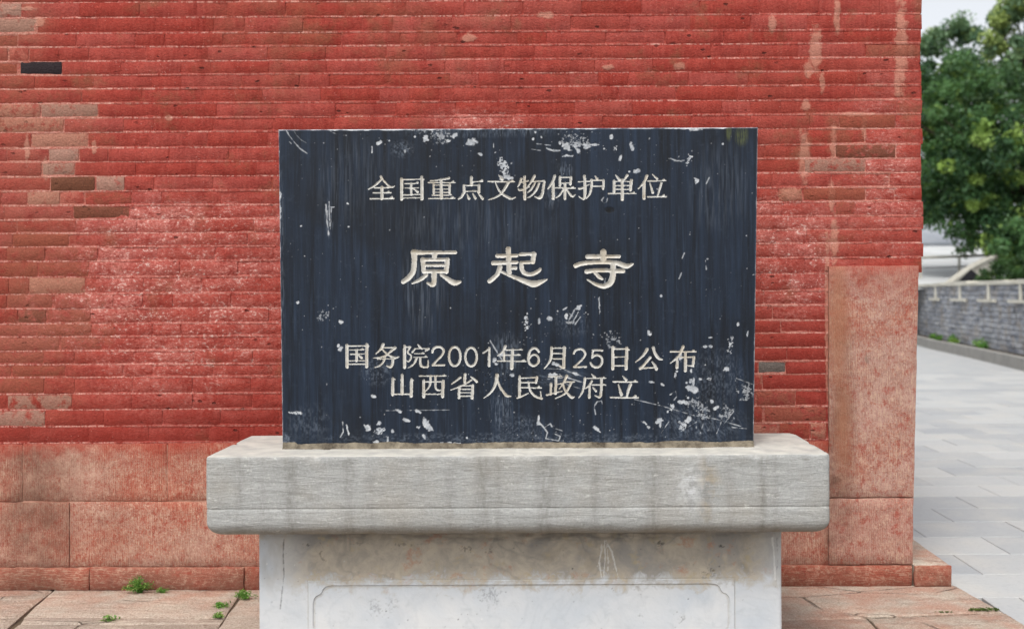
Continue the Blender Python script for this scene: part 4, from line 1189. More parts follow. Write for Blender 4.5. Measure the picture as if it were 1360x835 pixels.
# ---- damage
B = cs.blob; Ln = cs.line; Hz = cs.haze
for a in ((561, 173, 10, 3, 0, .9), (584, 181, 9, 8, 0, 1.0), (566, 184, 5.5, 3.6, -30, .6), (603, 180, 6, 3, -35, .6), (596, 187, 4, 2, 0, .6), (551, 181.5, 1.7, 1.7, 0, .2), (538, 201, 1.8, 2.6, 0, .3),
          (626, 189, 9, 5, -10, .45), (638, 205, 4, 1.8, 20, .4), (656, 170, 3, 3, 0, .6), (668, 221, 6, 10, -30, .8), (666, 237, 3, 4, -20, .3), (675, 235, 6, 4, 10, .6), (655.5, 193, .8, 4, 0, .3),
          (743.5, 190, 1.8, 2.6, 0, .2), (752, 194, 8, 5, 20, .6), (763, 193, 6, 3, 0, .7), (768, 200, 2.6, 5, -35, .4), (779, 194, 5, 4, 0, .5), (790, 192, 8, 1.4, 0, .6), (754, 207, 6, 1.6, 0, .7),
          (765, 188, 14, 6, 15, 1.1), (812, 182, 2.6, 4, 0, .25), (817, 197, 3, 3, 0, .9), (839, 195, 3, 7, -12, .35), (824, 210, 2, 4.6, 20, .25), (846, 227, 5, 3, -12, .3), (836, 228, 1.5, 1.5, 0, .3),
          (711, 176, 1.5, 2, 0, .5), (708, 185, 2, 2, 0, .5), (719, 182, 1.2, 2.5, -20, .4), (922, 171.5, 9, 2.6, 0, .5), (925, 240, 3, 4, 0, .8), (960, 191, 1.5, 2, 0, .4), (915, 210, 3, 5, 10, 1),
          (505, 190, 4.5, 3, -20, .7), (517, 187, 1.5, 1, 0, .3), (494, 200, 1, 5, 0, .7), (442, 275, 3, .9, 0, .4), (462, 270.5, 2.2, 1.2, 25, .4), (400, 300, 2, 1.4, -30, .4), (463, 301, 1.3, 1, 0, .3),
          (371.5, 262, 2.4, 7, 0, .5), (371.5, 282, 2, 9, 0, .6), (453, 427, 3, 3, 0, .35), (452, 463, 3, 4, 30, .6), (449, 459, 2, 2, 0, .6), (428, 418, 5, 5, 0, 1.1), (395, 402, 2, 2, 0, .7),
          (497, 526, 4, 2.4, 20, .5), (395, 548, 9, 1.8, 0, .8), (488, 568, 4, 6, -30, .35), (503, 562, 3, 3, 0, .5), (505, 572, 8, 4.4, -25, .75), (521, 572, 2, 4, -20, .5), (530, 545.5, 5, 2, 30, .4),
          (540, 557.5, 7, 2.2, 22, .4), (555, 546, 4.6, 2, 25, .35), (566, 562, 4.5, 10, -32, .35), (572, 569, 5, 3.6, 0, .4), (563, 579, 2.2, 5, -20, .5), (556, 568, 2.5, 3, 0, .8), (515, 583, 1.6, 5, 0, .4),
          (500, 587, 4, 2.5, 0, .5), (620, 581, 1.6, 1.6, 0, .2), (730, 423, 4, 3.4, 0, .3), (752, 420, 2, 4, 0, .6), (757, 428, 5, 2, 0, .9), (769, 408, 4, 2.4, -40, .7), (716, 426, 1.6, 5, 0, .6), (700, 428, 3, 7, 0, 1), (863, 442, 3.6, 3, 30, .8),
          (878, 393, 2, 2, 0, .2), (796, 406, .8, 10, 0, .7), (812, 450, 8, 7, 0, 1.15), (937, 460, 3, 1.8, 0, .3), (944, 460, 3, 2, 0, .3), (943, 448, 3, 1, 0, .4), (980, 431, 2, 3, 0, .5), (993, 443, 1, 4, 10, .5),
          (971, 455, 3, 9, 10, 1.05), (965, 489, 3.5, 3.5, 0, .7), (865, 507, 4.5, 1.8, 15, .35), (880, 510.5, 3, 1.5, 40, .3), (897, 498, 2.2, 4, 10, .5), (899, 493, 2, 2, 0, .5), (919, 520 - 4, 9, 4.2, 18, .35),
          (923, 518, 4.6, 5.4, 0, .3), (921, 507, 1.8, 7, 0, .5), (917, 506, 3, 3, 0, .8), (912, 508, 1.8, 1.6, 0, .2), (914, 528, 2, 1.8, 0, .2), (905, 533.5, 7, 2.6, 8, .6), (911, 535, 4, 2.6, 0, .5),
          (925, 536, 7, 6, 0, .9), (945.5, 533, 3, 2.6, 30, .35), (951, 541, 5.4, 2.4, -32, .35), (930, 503, 3, 2, 0, .7), (942, 503, 4, 1.6, 0, .8), (937, 543, 5, 3, 0, 1), (893, 541, 4, 3, 0, .9), (887, 546, 1.5, 2, 0, .3),
          (875, 558, 6, 3.4, -25, .5), (877, 564, 1.8, 4, 0, .4), (856, 561, 4.6, 1.8, 30, .6), (861, 567, 3, 2, 40, .5), (914, 557, 5.4, 3.6, -40, .45), (906, 565, 4.4, 5, -30, .8), (967, 550, 7, 7, 0, 1.1),
          (934, 552, 5, 4, 0, 1.1), (715.5, 555, 1.4, 5, 0, .3), (716, 562, 4, 2.6, 20, .5), (668, 470, 4, 3, 0, .6), (680, 498, 3, 2, 0, .7), (904, 474, 3, 5, 0, .45), (918, 492, 1.5, 3, 0, .3), (764, 496, 5, 1.8, 20, .6),
          (990, 520, 6, 10, 0, 1.15), (740, 484, 6, 2.5, 15, .7), (658, 480, 3, 3, 0, .9), (735, 498, 7, 2.6, -5, .8), (600, 588, 12, 1.2, 0, .8), (792, 569, 5, 2.6, 30, .65), (795, 572, 4, 1, 35, .2), (462, 572, 1.4, 7, -15, .5)):
    B(a[0], a[1], a[2], a[3], a[4], a[5], .5 if a[5] >= .9 and a[2] > 4 else .9)
for pts, wd in (([(379, 171), (384, 180), (390, 188), (398, 197), (408, 204)], 1.3), ([(389, 172), (394, 180), (400, 186), (407, 190)], .8), ([(380, 184), (387, 191)], 1.1), ([(436, 171), (441, 176), (450, 179), (460, 180)], .8),
                ([(713, 191), (731, 193)], 1.6), ([(726, 197), (734, 200), (744, 200)], 1.8), ([(704, 198), (718, 200)], .9), ([(886, 210), (911, 216)], .8), ([(890, 214), (909, 213)], .7), ([(890, 210), (903, 215)], .6),
                ([(938, 244), (942, 236)], 1.2), ([(433, 272), (434, 292), (437, 312)], 1.6), ([(437, 268), (438, 300)], 1.2), ([(440, 275), (439, 305)], .8), ([(435, 280), (436, 314)], 1.4),
                ([(843, 530), (880, 539), (920, 551), (950, 556), (985, 566)], .9), ([(978, 502), (1002, 511)], .8), ([(972, 567), (992, 569)], .9), ([(714, 558), (722, 567), (727, 574), (725, 582), (742, 585), (744, 579), (737, 576)], 1.5),
                ([(722, 568), (731, 562), (733, 566)], 1.6), ([(733, 567), (747, 572)], .8), ([(651, 452), (658, 464), (667, 478)], 1.2), ([(745, 488), (757, 494), (772, 499)], 1.3), ([(722, 489), (745, 490)], .8),
                ([(750, 500), (772, 507)], 1.8), ([(727, 503), (748, 501)], .9), ([(752, 510), (775, 517)], .7), ([(793, 533), (789, 540), (791, 550)], 1.3), ([(793, 533), (799, 532), (800, 536)], 1), ([(890, 524), (897, 519), (899, 526), (895, 531)], 1.3),
                ([(888, 560), (878, 575)], .7), ([(900, 575), (925, 560)], .6), ([(930, 575), (936, 556)], .7), ([(940, 572), (946, 560)], .7), ([(952, 575), (958, 560)], .8), ([(962, 540), (972, 560)], .7), ([(975, 545), (962, 562)], .7),
                ([(505, 545), (600, 544)], .5), ([(804, 370), (803, 376)], 1), ([(795, 396), (797, 414)], 1), ([(802, 262), (799, 266), (802, 270), (806, 268), (807, 263)], .7), ([(748, 411), (753, 408)], 1.6), ([(756, 424), (764, 410), (772, 405)], 2.0), ([(761, 428), (768, 414)], 1.6), ([(764, 430), (771, 421)], 1.5), ([(756, 416), (761, 420)], 1.4), ([(902, 370), (905, 362)], 1.2), ([(937, 346), (938, 358)], 1.6), ([(906, 343), (909, 336)], 1.4),
                ([(455, 560), (456, 573), (452, 580)], 1.2), ([(1000, 365), (1005, 364)], 1.5)):
    Ln(pts, wd)
rs = np.random.default_rng(9)
for (cx_, cy_, sx, sy, n_) in ((950, 450, 45, 60, 90), (900, 560, 70, 25, 170), (700, 570, 60, 20, 90), (680, 470, 35, 30, 110), (760, 425, 30, 20, 40), (560, 195, 60, 18, 70), (760, 190, 50, 18, 60), (860, 205, 60, 25, 40),
                               (430, 430, 40, 60, 60), (690, 380, 280, 200, 420), (520, 560, 70, 25, 60), (925, 510, 40, 35, 110), (400, 300, 25, 60, 30), (880, 250, 60, 40, 30), (650, 500, 30, 20, 60)):
    for _ in range(int(n_ * .6)):
        x, y = rs.normal(cx_, sx), rs.normal(cy_, sy)
        if not (373 < x < 1002 and 173 < y < 585): continue
        r_ = min(1.3, .34 + rs.exponential(.22))
        B(x, y, r_, r_ * rs.uniform(.6, 1.6), rs.uniform(0, 180), .35, rs.uniform(.25, .85), soft=.6)
Hz(750, 227, 11, 12, .9); Hz(732, 262, 14, 16, .5); Hz(533, 198, 16, 12, .7, f=(.5, .5)); Hz(590, 176, 16, 10, .8, f=(.7, .5)); Hz(437, 290, 6, 26, 1.0, f=(1.2, .08)); Hz(672, 470, 20, 30, .7, f=(.8, .15))
Hz(500, 493, 22, 20, .7, f=(.5, .4)); Hz(665, 545, 16, 26, .8, f=(1.0, .12)); Hz(690, 568, 34, 18, .55, f=(.6, .5)); Hz(930, 560, 60, 28, .6, f=(.7, .25), ang=-30); Hz(560, 385, 30, 60, .45, f=(.5, .03)); Hz(955, 250, 40, 60, .3, f=(.4, .03))
Hz(740, 500, 40, 12, .6, f=(.12, .8), ang=15); Hz(950, 500, 40, 40, .45, f=(.6, .3)); Hz(410, 560, 30, 24, .4, f=(.4, .2)); Hz(372, 380, 6, 180, .6, f=(.8, .1)); Hz(690, 582, 330, 8, .5, f=(.35, .5)); Hz(385, 583, 10, 12, .8, f=(.3, .3))
Hz(640, 175, 120, 8, .5, f=(.9, .15)); Hz(760, 430, 25, 20, .4, f=(.8, .3)); Hz(470, 235, 60, 60, .22, f=(.7, .03)); Hz(620, 300, 120, 40, .22, f=(.7, .03))
Hz(985, 180, 10, 14, .6, "algae", (1.0, .1), (.35, .6)); Hz(968, 176, 4, 12, .6, "algae", (1.0, .1), (.3, .5))
B(809.5, 278.5, 8, 4.6, 0, .12, 1.0, "dark", .3)
for (cx_, cy_, sx, sy, n_) in ((660, 495, 14, 14, 80), (730, 500, 18, 10, 40), (560, 185, 30, 8, 40), (765, 192, 20, 10, 40)):
    for _ in range(n_): B(rs.normal(cx_, sx), rs.normal(cy_, sy), rs.uniform(.5, 1.4), None, 0, .4, .9, "dark", .6)
Ln([(387.5, 572), (388, 597)], 1.6, 1, "dark", .2); Ln([(375, 573), (388, 572)], 1.0, .8, "dark", .3); Hz(381, 585, 7, 13, .9, f=(.3, .3))
# worn arrises: ragged chips, then light caught on the edges painted as pale lines
el, er = (cs.X - (369.5 + (cs.Y - 172) * .0129)), ((1006.8 - (cs.Y - 169) * .0137) - cs.X)
et = (Vv * 424)
for e, sd_, lim in ((el, 1, 1.4), (er, 2, 1.5), (et, 3, 1.9)):
    nn = vnoise(cs.X, cs.Y, 0, (.07, .07, 1), 200 + sd_, 4, .65)
    cs.L["chip"] = np.maximum(cs.L["chip"], np.clip(((nn * 3.6 - .75) * lim * .62 - e) / .7, 0, 1) * .95)
    cs.L["dust"] = np.maximum(cs.L["dust"], np.clip(1 - e / 2.2, 0, 1) * .5)
chip = cs.L["chip"]
inside = SDF < 0
for k in ("dust", "dark"): cs.L[k][inside] *= .2
px2m = YS / F
dep = np.clip(-SDF, 0, 3.2)
groove = np.where(inside, px2m * .8 * dep * (1 - dep / 8.5), 0)
X, Z = PXa(P, YS)
Yd = YS + groove + chip * .0009 + (vnoise(X, Z, 0, 9, 17, 3) - .5) * .0012 + cs.L["dark"] * .0006
arr = np.minimum(np.minimum(el, er), et)
Yd = Yd + np.clip(1 - arr / 1.3, 0, 1) ** 2 * .004
G = np.stack([X, Yd, Z], -1)
idx = np.arange(G.shape[0] * G.shape[1]).reshape(G.shape[:2])
Q = np.stack([idx[1:, :-1], idx[1:, 1:], idx[:-1, 1:], idx[:-1, :-1]], -1).reshape(-1, 4)
G = G.reshape(-1, 3); sf = SDF.ravel(); wf = WHO.ravel()
fin = sf[Q].mean(axis=1) < 0
# sides and back of the block ride on the outer ring of the face mesh
ring = np.concatenate([idx[0, :-1:3], idx[:-1:3, -1], idx[-1, :0:-3], idx[:0:-3, 0]])
TH = .175
bk = G[ring].copy(); bk[:, 1] = YS + TH
bk[:, 0] += (np.where(bk[:, 0] > 0, 1, -1) * 0)
m = len(ring)
fr = G[ring].copy()
SV = np.concatenate([fr, bk]); SF = [(k, (k + 1) % m, m + (k + 1) % m, m + k) for k in range(m)]
SF.append(tuple(m + k for k in range(m))[::-1])
A = {k: cs.L[k].ravel() for k in ("chip", "dust", "dark", "algae")}


def submesh(name, faces, mat, parent, extra=None):
    u, inv = np.unique(faces, return_inverse=True)
    at = {k: v[u] for k, v in A.items()}
    if extra is not None: at["groove"] = extra[u]
    return mk(name, G[u], inv.reshape(faces.shape), mat, parent, True, at)


submesh("stone_face", Q[~fin], M_STELE, stele)
back = mk("stone_block", SV, SF, M_STELE, stele)
Gv = np.clip(-sf / 2.0, 0, 1) ** 1.5
who_f = wf[Q].max(axis=1)
for gi in range(len(GL)):
    ff = Q[fin & (who_f == gi)]
    if len(ff): submesh("engraved_character", ff, M_LETTER, stele, Gv)
# bed of cement squeezed out along the foot
nb = 260; V = []; fcs = []
for i in range(nb + 1):
    t = i / nb; px_ = 375.5 + (1000.5 - 375.5) * t
    x, zb_ = PX(px_, 500, YS)
    n1 = vnoise(np.array([x]), np.array([0.]), 0, (11, 1, 1), 5, 4, .65)[0]; n2 = vnoise(np.array([x]), np.array([3.]), 0, (26, 1, 1), 6, 3)[0]
    hgt = .010 + .016 * n1 + (.006 if t < .03 else 0); dpt = .004 + .016 * n2 * (1.2 if .55 < t < .95 else .8)
    for (yy_, zz_) in ((YS + .01, ZT + hgt), (YS - .0015, ZT + hgt), (YS - dpt * .45, ZT + hgt * .62), (YS - dpt * .75, ZT + hgt * .28), (YS - dpt - .003, ZT - .001)):
        V.append((x + random.uniform(-.0006, .0006), yy_ + random.uniform(-.001, .001), zz_ + random.uniform(-.0008, .0008)))
for i in range(nb):
    for k in range(4): a = i * 5 + k; fcs.append((a, a + 1, a + 6, a + 5))
mk("cement_bed", V, fcs, M_MORTAR, stele, True)

# ================================================================== WEEDS
M_WEED = leaf_material("weed_green", (70, 124, 44), (118, 168, 68), (160, 192, 96))
M_MOSS = leaf_material("moss_green", (60, 84, 32), (104, 124, 54), (140, 150, 80))


def foliage(centres, rad, n_per, size, seed, flat=1.0, tvar=None, asp=.5):
    """numpy cloud of small folded leaves; returns verts, tri faces, tint, young"""
    r = np.random.default_rng(seed)
    cs_ = np.asarray(centres); nC = len(cs_)
    which = np.repeat(np.arange(nC), n_per); n = len(which)
    d = r.normal(size=(n, 3)); d /= np.linalg.norm(d, axis=1)[:, None]
    rr_ = r.random(n) ** .45
    rad = np.asarray(rad)
    if rad.ndim == 0: rad = np.full(nC, float(rad))
    c = cs_[which] + d * rr_[:, None] * rad[which][:, None] * np.array([1, 1, flat])
    a = r.normal(size=(n, 3)); a[:, 2] -= .5; a /= np.linalg.norm(a, axis=1)[:, None]
    b = np.cross(a, r.normal(size=(n, 3))); b /= np.linalg.norm(b, axis=1)[:, None]
    s = size * r.uniform(.6, 1.3, n)[:, None]
    tip = c + a * s; base_ = c - a * s; l_ = c - b * s * asp; r_ = c + b * s * asp
    V = np.stack([base_, l_, tip, r_], 1).reshape(-1, 3)
    i = np.arange(n)[:, None] * 4
    F_ = np.concatenate([i + 0, i + 1, i + 2, i + 3], 1)
    ct = r.random(nC) ** 1.3; cyg = (r.random(nC) < (tvar or .08)).astype(float) * r.uniform(.5, 1, nC)
    tint = np.repeat(np.clip(ct[which] + r.normal(0, .15, n), 0, 1), 4)
    yg = np.repeat(np.clip(cyg[which] + (r.random(n) < .03) * .6, 0, 1), 4)
    return V, F_, tint, yg


def weed(x, y, label, w_, h_, n, seed, size=.008, mat=None, cat="weed", group=None, leafy=False):
    gx, gy = GP(x, y)
    root = tag(empty("weed", (gx, gy, 0)), label, cat, group)
    r = np.random.default_rng(seed)
    st = MB(); pts = []
    for k in range(n):
        a = r.uniform(0, 2 * math.pi); rr_ = r.random() ** .6
        tx, ty, tz = gx + math.cos(a) * rr_ * w_, gy - abs(math.sin(a)) * rr_ * w_ * .6, h_ * (1.05 - rr_ * .7) * r.uniform(.7, 1.1)
        mid = (gx + (tx - gx) * .45, gy + (ty - gy) * .45, tz * .75)
        st.tube([(gx + r.uniform(-.01, .01), gy + r.uniform(-.005, .005), -.002), mid, (tx, ty, tz)], [.0012, .001, .0006], 4)
        for t in np.linspace(.3, 1, 5): pts.append((gx + (tx - gx) * t, gy + (ty - gy) * t, max(.003, tz * (1 - (1 - t) ** 2))))
    st.build("stem", mat or M_WEED, root)
    V, F_, ti, yg = foliage(pts, size * 1.9, 5, size * .55, seed, .8, .25, asp=.4)
    V[:, 2] = np.maximum(V[:, 2], .002)
    mk("leaves", V, F_, mat or M_WEED, root, False, {"tint": ti, "young": yg})
    return root


weed(186, 786, "bushy bright green weed tuft growing at the foot of the red wall", .072, .07, 42, 1, .0075)
weed(216, 786, "small low weed just right of the bushy green tuft", .035, .022, 12, 2, .006)
weed(325, 794, "yellowish green weed in the paving joint beside the marble base", .05, .035, 20, 3, .008)
weed(296, 805, "flat leafy weed in the slab joint left of the marble base", .035, .012, 7, 4, .011)
weed(291, 819, "tiny leafy weed nearest the camera in the slab joint", .032, .012, 7, 5, .009)
weed(146, 823, "single small weed lying in a crack of the apron slab", .028, .012, 5, 6, .011)
# moss strip in the joint on the right
mp = []
for k in range(60):
    t = random.random(); mp.append((PX(1286 + 38 * t, 0, 3.84)[0], GP(1286, 810)[1] + random.uniform(-.012, .012) + .0 * t, .004))
V, F_, ti, yg = foliage(mp, .007, 6, .004, 77, .4)
tag(mk("moss", V, F_, M_MOSS, None, False, {"tint": ti, "young": yg}), "strip of green moss along the right hand apron joint", "moss")
mp = [(PX(1243 + 22 * random.random(), 0, 3.8)[0], GP(1254, 813)[1] + random.uniform(-.004, .004), .003) for k in range(24)]
V, F_, ti, yg = foliage(mp, .004, 5, .003, 78, .4)
tag(mk("moss", V, F_, M_MOSS, None, False, {"tint": ti, "young": yg}), "thin faint moss line left of the longer moss strip", "moss")

# ================================================================== BACKGROUND ON THE RIGHT
# grey block retaining wall, curving towards the camera
path = [(10.4, 34.0), (9.25, 27.5), (8.55, 23.6), (8.2, 21.8), (7.80, 18.6), (7.32, 15.5), (6.75, 12.2), (5.9, 8.6)]
pp = []
for (a, b) in zip(path[:-1], path[1:]):
    n_ = max(2, int(math.dist(a, b) / .45))
    for k in range(n_): pp.append((a[0] + (b[0] - a[0]) * k / n_, a[1] + (b[1] - a[1]) * k / n_))
pp.append(path[-1])
for _ in range(3): pp = [pp[0]] + [((pp[i - 1][0] + 2 * pp[i][0] + pp[i + 1][0]) / 4, (pp[i - 1][1] + 2 * pp[i][1] + pp[i + 1][1]) / 4) for i in range(1, len(pp) - 1)] + [pp[-1]]
PPa = np.array(pp); seg = np.concatenate([[0], np.cumsum(np.hypot(*np.diff(PPa, axis=0).T))]); LEN = seg[-1]
def along(s, off=0.0):
    x = np.interp(s, seg, PPa[:, 0]); y = np.interp(s, seg, PPa[:, 1])
    x2 = np.interp(s + .1, seg, PPa[:, 0]); y2 = np.interp(s + .1, seg, PPa[:, 1]); x1 = np.interp(s - .1, seg, PPa[:, 0]); y1 = np.interp(s - .1, seg, PPa[:, 1])
    d = np.array([x2 - x1, y2 - y1]); d /= np.linalg.norm(d)
    nrm = np.array([-d[1], d[0]])   # points away from the pavement
    return x + nrm[0] * off, y + nrm[1] * off
def curved_box(mb, s0, s1, o0, o1, z0, z1, bev=0.0):
    a, b, c, d = along(s0, o0), along(s1, o0), along(s1, o1), along(s0, o1)
    v = [(a[0], a[1], z0), (b[0], b[1], z0), (c[0], c[1], z0), (d[0], d[1], z0), (a[0], a[1], z1), (b[0], b[1], z1), (c[0], c[1], z1), (d[0], d[1], z1)]
    mb.add(v, [(0, 3, 2, 1), (4, 5, 6, 7), (0, 1, 5, 4), (1, 2, 6, 5), (2, 3, 7, 6), (3, 0, 4, 7)])

nB = NB("grey_block")
_, _, rnB = nB.objcol()
blk = nB.noise(3.5, 3, .6); blk2 = nB.noise(2.6, 3, .7, k=(1.6, .8, 4.5))
colb = nB.mix(nB.mr(blk2, .35, .65), srgb(126, 132, 144), srgb(200, 203, 208))
colb = nB.mix(nB.mul(nB.mr(blk, .5, .65), .5), colb, srgb(172, 158, 138))
M_BLOCK = nB.done(colb, .9, nB.bump(blk2, .01, .5), .2)
M_CREAM = flat_material("cream_render", (196, 193, 182), (168, 164, 152), 3)
M_COPE = flat_material("pale_coping", (232, 229, 216), (204, 200, 186), 2.5)
M_KERB = flat_material("kerb_stone", (166, 164, 158), (146, 144, 140), 4)
M_WHITE = flat_material("white_render", (206, 208, 208), (186, 188, 190), 1.2)
M_GREYTILE = flat_material("grey_roof_tile", (168, 174, 182), (182, 186, 192), 3)
M_BLACK = flat_material("black_sheet", (22, 22, 25), (34, 34, 37), 5, .9, .004, 4, .1)
M_WIRE = flat_material("dark_metal", (112, 114, 116), (130, 130, 130), 5)

HW = 1.36
rw = empty("retaining_wall", (along(LEN * .5, .5)[0], along(LEN * .5, .5)[1], 0))
tag(rw, "low curving grey block retaining wall with cream coping across the pale pavement", "wall")
mb = MB(); k = 0
zc = .16
while zc < HW - .01:
    s_ = random.uniform(0, .3)
    while s_ < LEN - .5:
        l = random.choice((.44, .50, .56)); o_ = .405 + random.uniform(-.012, .012)
        curved_box(mb, s_ + .014, s_ + l - .014, o_, .62, zc + .010, min(zc + .094, HW) )
        s_ += l
    zc += .10
tag(mb.build("wall_blocks", M_BLOCK, rw), kind='stuff')
mb = MB(); s_ = 0
while s_ < LEN - .5: curved_box(mb, s_, s_ + .45, .425, .9, 0, HW - .02); s_ += .45
mb.build("wall_backing", M_KERB, rw)
s_ = 0
while s_ < LEN - .8:
    mb = MB(); l = .78; curved_box(mb, s_ + .004, s_ + l - .004, .36 + random.uniform(-.01, .01), .70, HW, HW + .075 + random.uniform(-.016, .016)); mb.build("coping_stone", M_COPE, rw); s_ += l
# cream brackets: a short drop post ending in a level foot (placed by the distance along the wall)
def s_at_px(px_):
    ss = np.linspace(0, LEN, 800); q = np.array([along(s, .36) for s in ss]); u = VX + q[:, 0] / q[:, 1] * F
    return ss[np.argmin(np.abs(u - px_))]
for px_ in (1206, 1241, 1273, 1311, 1354, 1404, 1462):
    s0 = s_at_px(px_); mb = MB()
    curved_box(mb, s0 - .05, s0 + .05, .365, .395, HW - .27, HW + .002)
    br_ = mb.build("drop_bracket", M_COPE, rw)
    mb = MB(); curved_box(mb, s0 - .60, s0 + .44, .335, .395, HW - .325, HW - .272); mb.build("bracket_foot", M_COPE, br_)
# kerb of the narrow bed at the wall's foot
kb = empty("planting_kerb", (along(LEN * .5, 0)[0], along(LEN * .5, 0)[1], 0))
tag(kb, "pale stone kerb edging the narrow planting bed below the grey block wall", "kerb")
s_ = 0
while s_ < LEN - .6:
    mb = MB(); l = .5; curved_box(mb, s_ + .005, s_ + l - .005, -.0, .12 + random.uniform(-.004, .004), -.05, .19 + random.uniform(-.004, .004)); mb.build("kerb_stone", M_KERB, kb); s_ += l
mb = MB(); s_ = 0
while s_ < LEN - .5: curved_box(mb, s_, s_ + .4501, .125, .424, -.04, .14); s_ += .45
tag(mb.build("planting_soil", M_SOIL), kind='structure')
for j, (px_, sz) in enumerate(((1243, .10), (1251, .09), (1268, .13), (1274, .10), (1308, .16), (1311, .08))):
    s0 = s_at_px(px_); gx, gy = along(s0, .27)
    root = tag(empty("weed", (gx, gy, .14)), ["first small green weed on the far end of the wall's planting bed", "second weed along the planting bed, close to the first", "larger weed in the middle of the planting bed", "pale weed touching the larger middle one",
                                            "tallest weed nearest the right in the planting bed", "low weed crouched by the tallest bed weed"][j], "weed", "weeds below the retaining wall")
    V, F_, ti, yg = foliage([(gx + random.uniform(-.05, .05), gy + random.uniform(-.05, .05), .14 + sz * q) for q in (.2, .5, .8)], sz * .8, 60, .03, 300 + j, 1, .2)
    V[:, 2] = np.maximum(V[:, 2], .141)
    mk("leaves", V, F_, M_WEED, root, False, {"tint": ti, "young": yg})

# upper terrace behind the wall
tz = HW - .05
mb = MB(); mb.add([(7.9, 14, tz), (30, 14, tz), (60, 80, tz), (9.6, 27, tz)], [(0, 1, 2, 3)])
ter = tag(mk("terrace_ground", [(*along(LEN - 2, .85), tz - .04), (30, 8, tz - .04), (60, 90, tz - .04), (6, 90, tz - .04), (*along(.2, .85), tz - .04)] , [(0, 1, 2, 3, 4)], M_SOIL), kind='structure')


def curved_strip(name, pts, thick, z0s, z1s, mat, parent=None):
    """an upright band following pts (x, y) with bottom z0s and top z1s"""
    v = []; f = []
    P_ = np.array(pts, float)
    for i, p in enumerate(P_):
        d = P_[min(i + 1, len(P_) - 1)] - P_[max(i - 1, 0)]; d /= np.linalg.norm(d); nrm = np.array([-d[1], d[0]]) * thick / 2
        for s in (1, -1):
            q = p + nrm * s; v.append((q[0], q[1], z0s[i])); v.append((q[0], q[1], z1s[i]))
    for i in range(len(P_) - 1):
        a = i * 4; b = a + 4
        f += [(a, a + 1, b + 1, b), (a + 2, b + 2, b + 3, a + 3), (a + 1, a + 3, b + 3, b + 1), (a, b, b + 2, a + 2)]
    e = (len(P_) - 1) * 4
    f += [(0, 2, 3, 1), (e, e + 1, e + 3, e + 2)]
    return mk(name, v, f, mat, parent)


# pale path climbing away behind the wall, with a thin pale railing
sl = []
for Y_, z_ in ((24.4, tz - .01), (27, tz + .12), (31, 1.75), (36, 2.3), (44, 3.25), (50, 3.3)):
    sl.append([(5.5, Y_, z_), (24, Y_, z_)])
sv = [p for r in sl for p in r]
M_PATH = flat_material("pale_path", (206, 208, 208), (178, 180, 180), .6, .8, .004)
tag(mk("path", sv, [(2 * i, 2 * i + 1, 2 * i + 3, 2 * i + 2) for i in range(5)], M_PATH), kind='structure')
def slope_z(Y_): return float(np.interp(Y_, (24.4, 27, 31, 36, 44, 50), (tz - .01, tz + .12, 1.75, 2.3, 3.25, 3.3)))
def railing(name, label, pts, h, gap, mat):
    root = tag(empty(name, pts[len(pts) // 2]), label, "railing")
    for k, hh in enumerate((h, h * .5)):
        r_ = MB(); r_.tube([(x, y, z + hh) for x, y, z in pts], .045 if k == 0 else .022, 6); r_.build("rail", mat if k == 0 else M_WIRE, root, True)
    d = 0; last = None
    for (x0, y0, z0), (x1, y1, z1) in zip(pts[:-1], pts[1:]):
        n_ = max(1, int(math.hypot(x1 - x0, y1 - y0) / gap))
        for q in range(n_):
            t = q / n_; x, y, z = x0 + (x1 - x0) * t, y0 + (y1 - y0) * t, z0 + (z1 - z0) * t
            p_ = MB(); p_.box(x - .03, x + .03, y - .03, y + .03, z - .1, z + h); p_.build("post", mat, root)
    return root
arc = [(8.0 + 9.0 * math.sin(t), 38.0 - 9.0 * math.cos(t)) for t in np.linspace(-.35, 1.0, 9)]
railing("railing", "pale railing with a thin dark lower rail following the curving path", [(x, y, slope_z(y) + .0) for x, y in arc], .62, 1.6, M_CREAM)
rpts = []
for (x, y, Y) in ((1252, 384, 24.6), (1262, 376, 24.9), (1276, 365, 25.4), (1292, 354, 26.0), (1310, 345, 26.8), (1330, 337, 27.8), (1352, 331, 29.0)):
    X_, Z_ = PX(x, y, Y); rpts.append((X_, Y, Z_))
rampo = empty("ramp", (10.9, 25.5, tz)); tag(rampo, "cream latticed ramp parapet sweeping up to the right behind the hedge", "ramp")
curved_strip("ramp_deck", [(a + .25, b + .5) for a, b, c in rpts], .9, [tz - .05] * 7, [max(tz, c - .42) for a, b, c in rpts], M_PATH, rampo)
for off_, nm in ((0, "near_rail"), (1.0, "far_rail")):
    r_ = MB(); r_.tube([(a + off_ * .35, b + off_, c + off_ * .03) for a, b, c in rpts], .055, 6); r_.build("parapet_rail", M_CREAM, rampo, True)
    r_ = MB(); r_.tube([(a + off_ * .35, b + off_, c - .34 + off_ * .03) for a, b, c in rpts], .05, 6); r_.build("parapet_rail", M_CREAM, rampo, True)
    for (p0, p1) in zip(rpts[:-1], rpts[1:]):
        for t in (0, .25, .5, .75):
            x, y, z = [p0[m] + (p1[m] - p0[m]) * t for m in range(3)]
            t2 = t + .25; x2, y2, z2 = [p0[m] + (p1[m] - p0[m]) * t2 for m in range(3)]
            b_ = MB(); b_.bar((x + off_ * .35, y + off_, z - .34), (x2 + off_ * .35, y2 + off_, z2), .05, .05); b_.build("lattice_bar", M_CREAM, rampo)

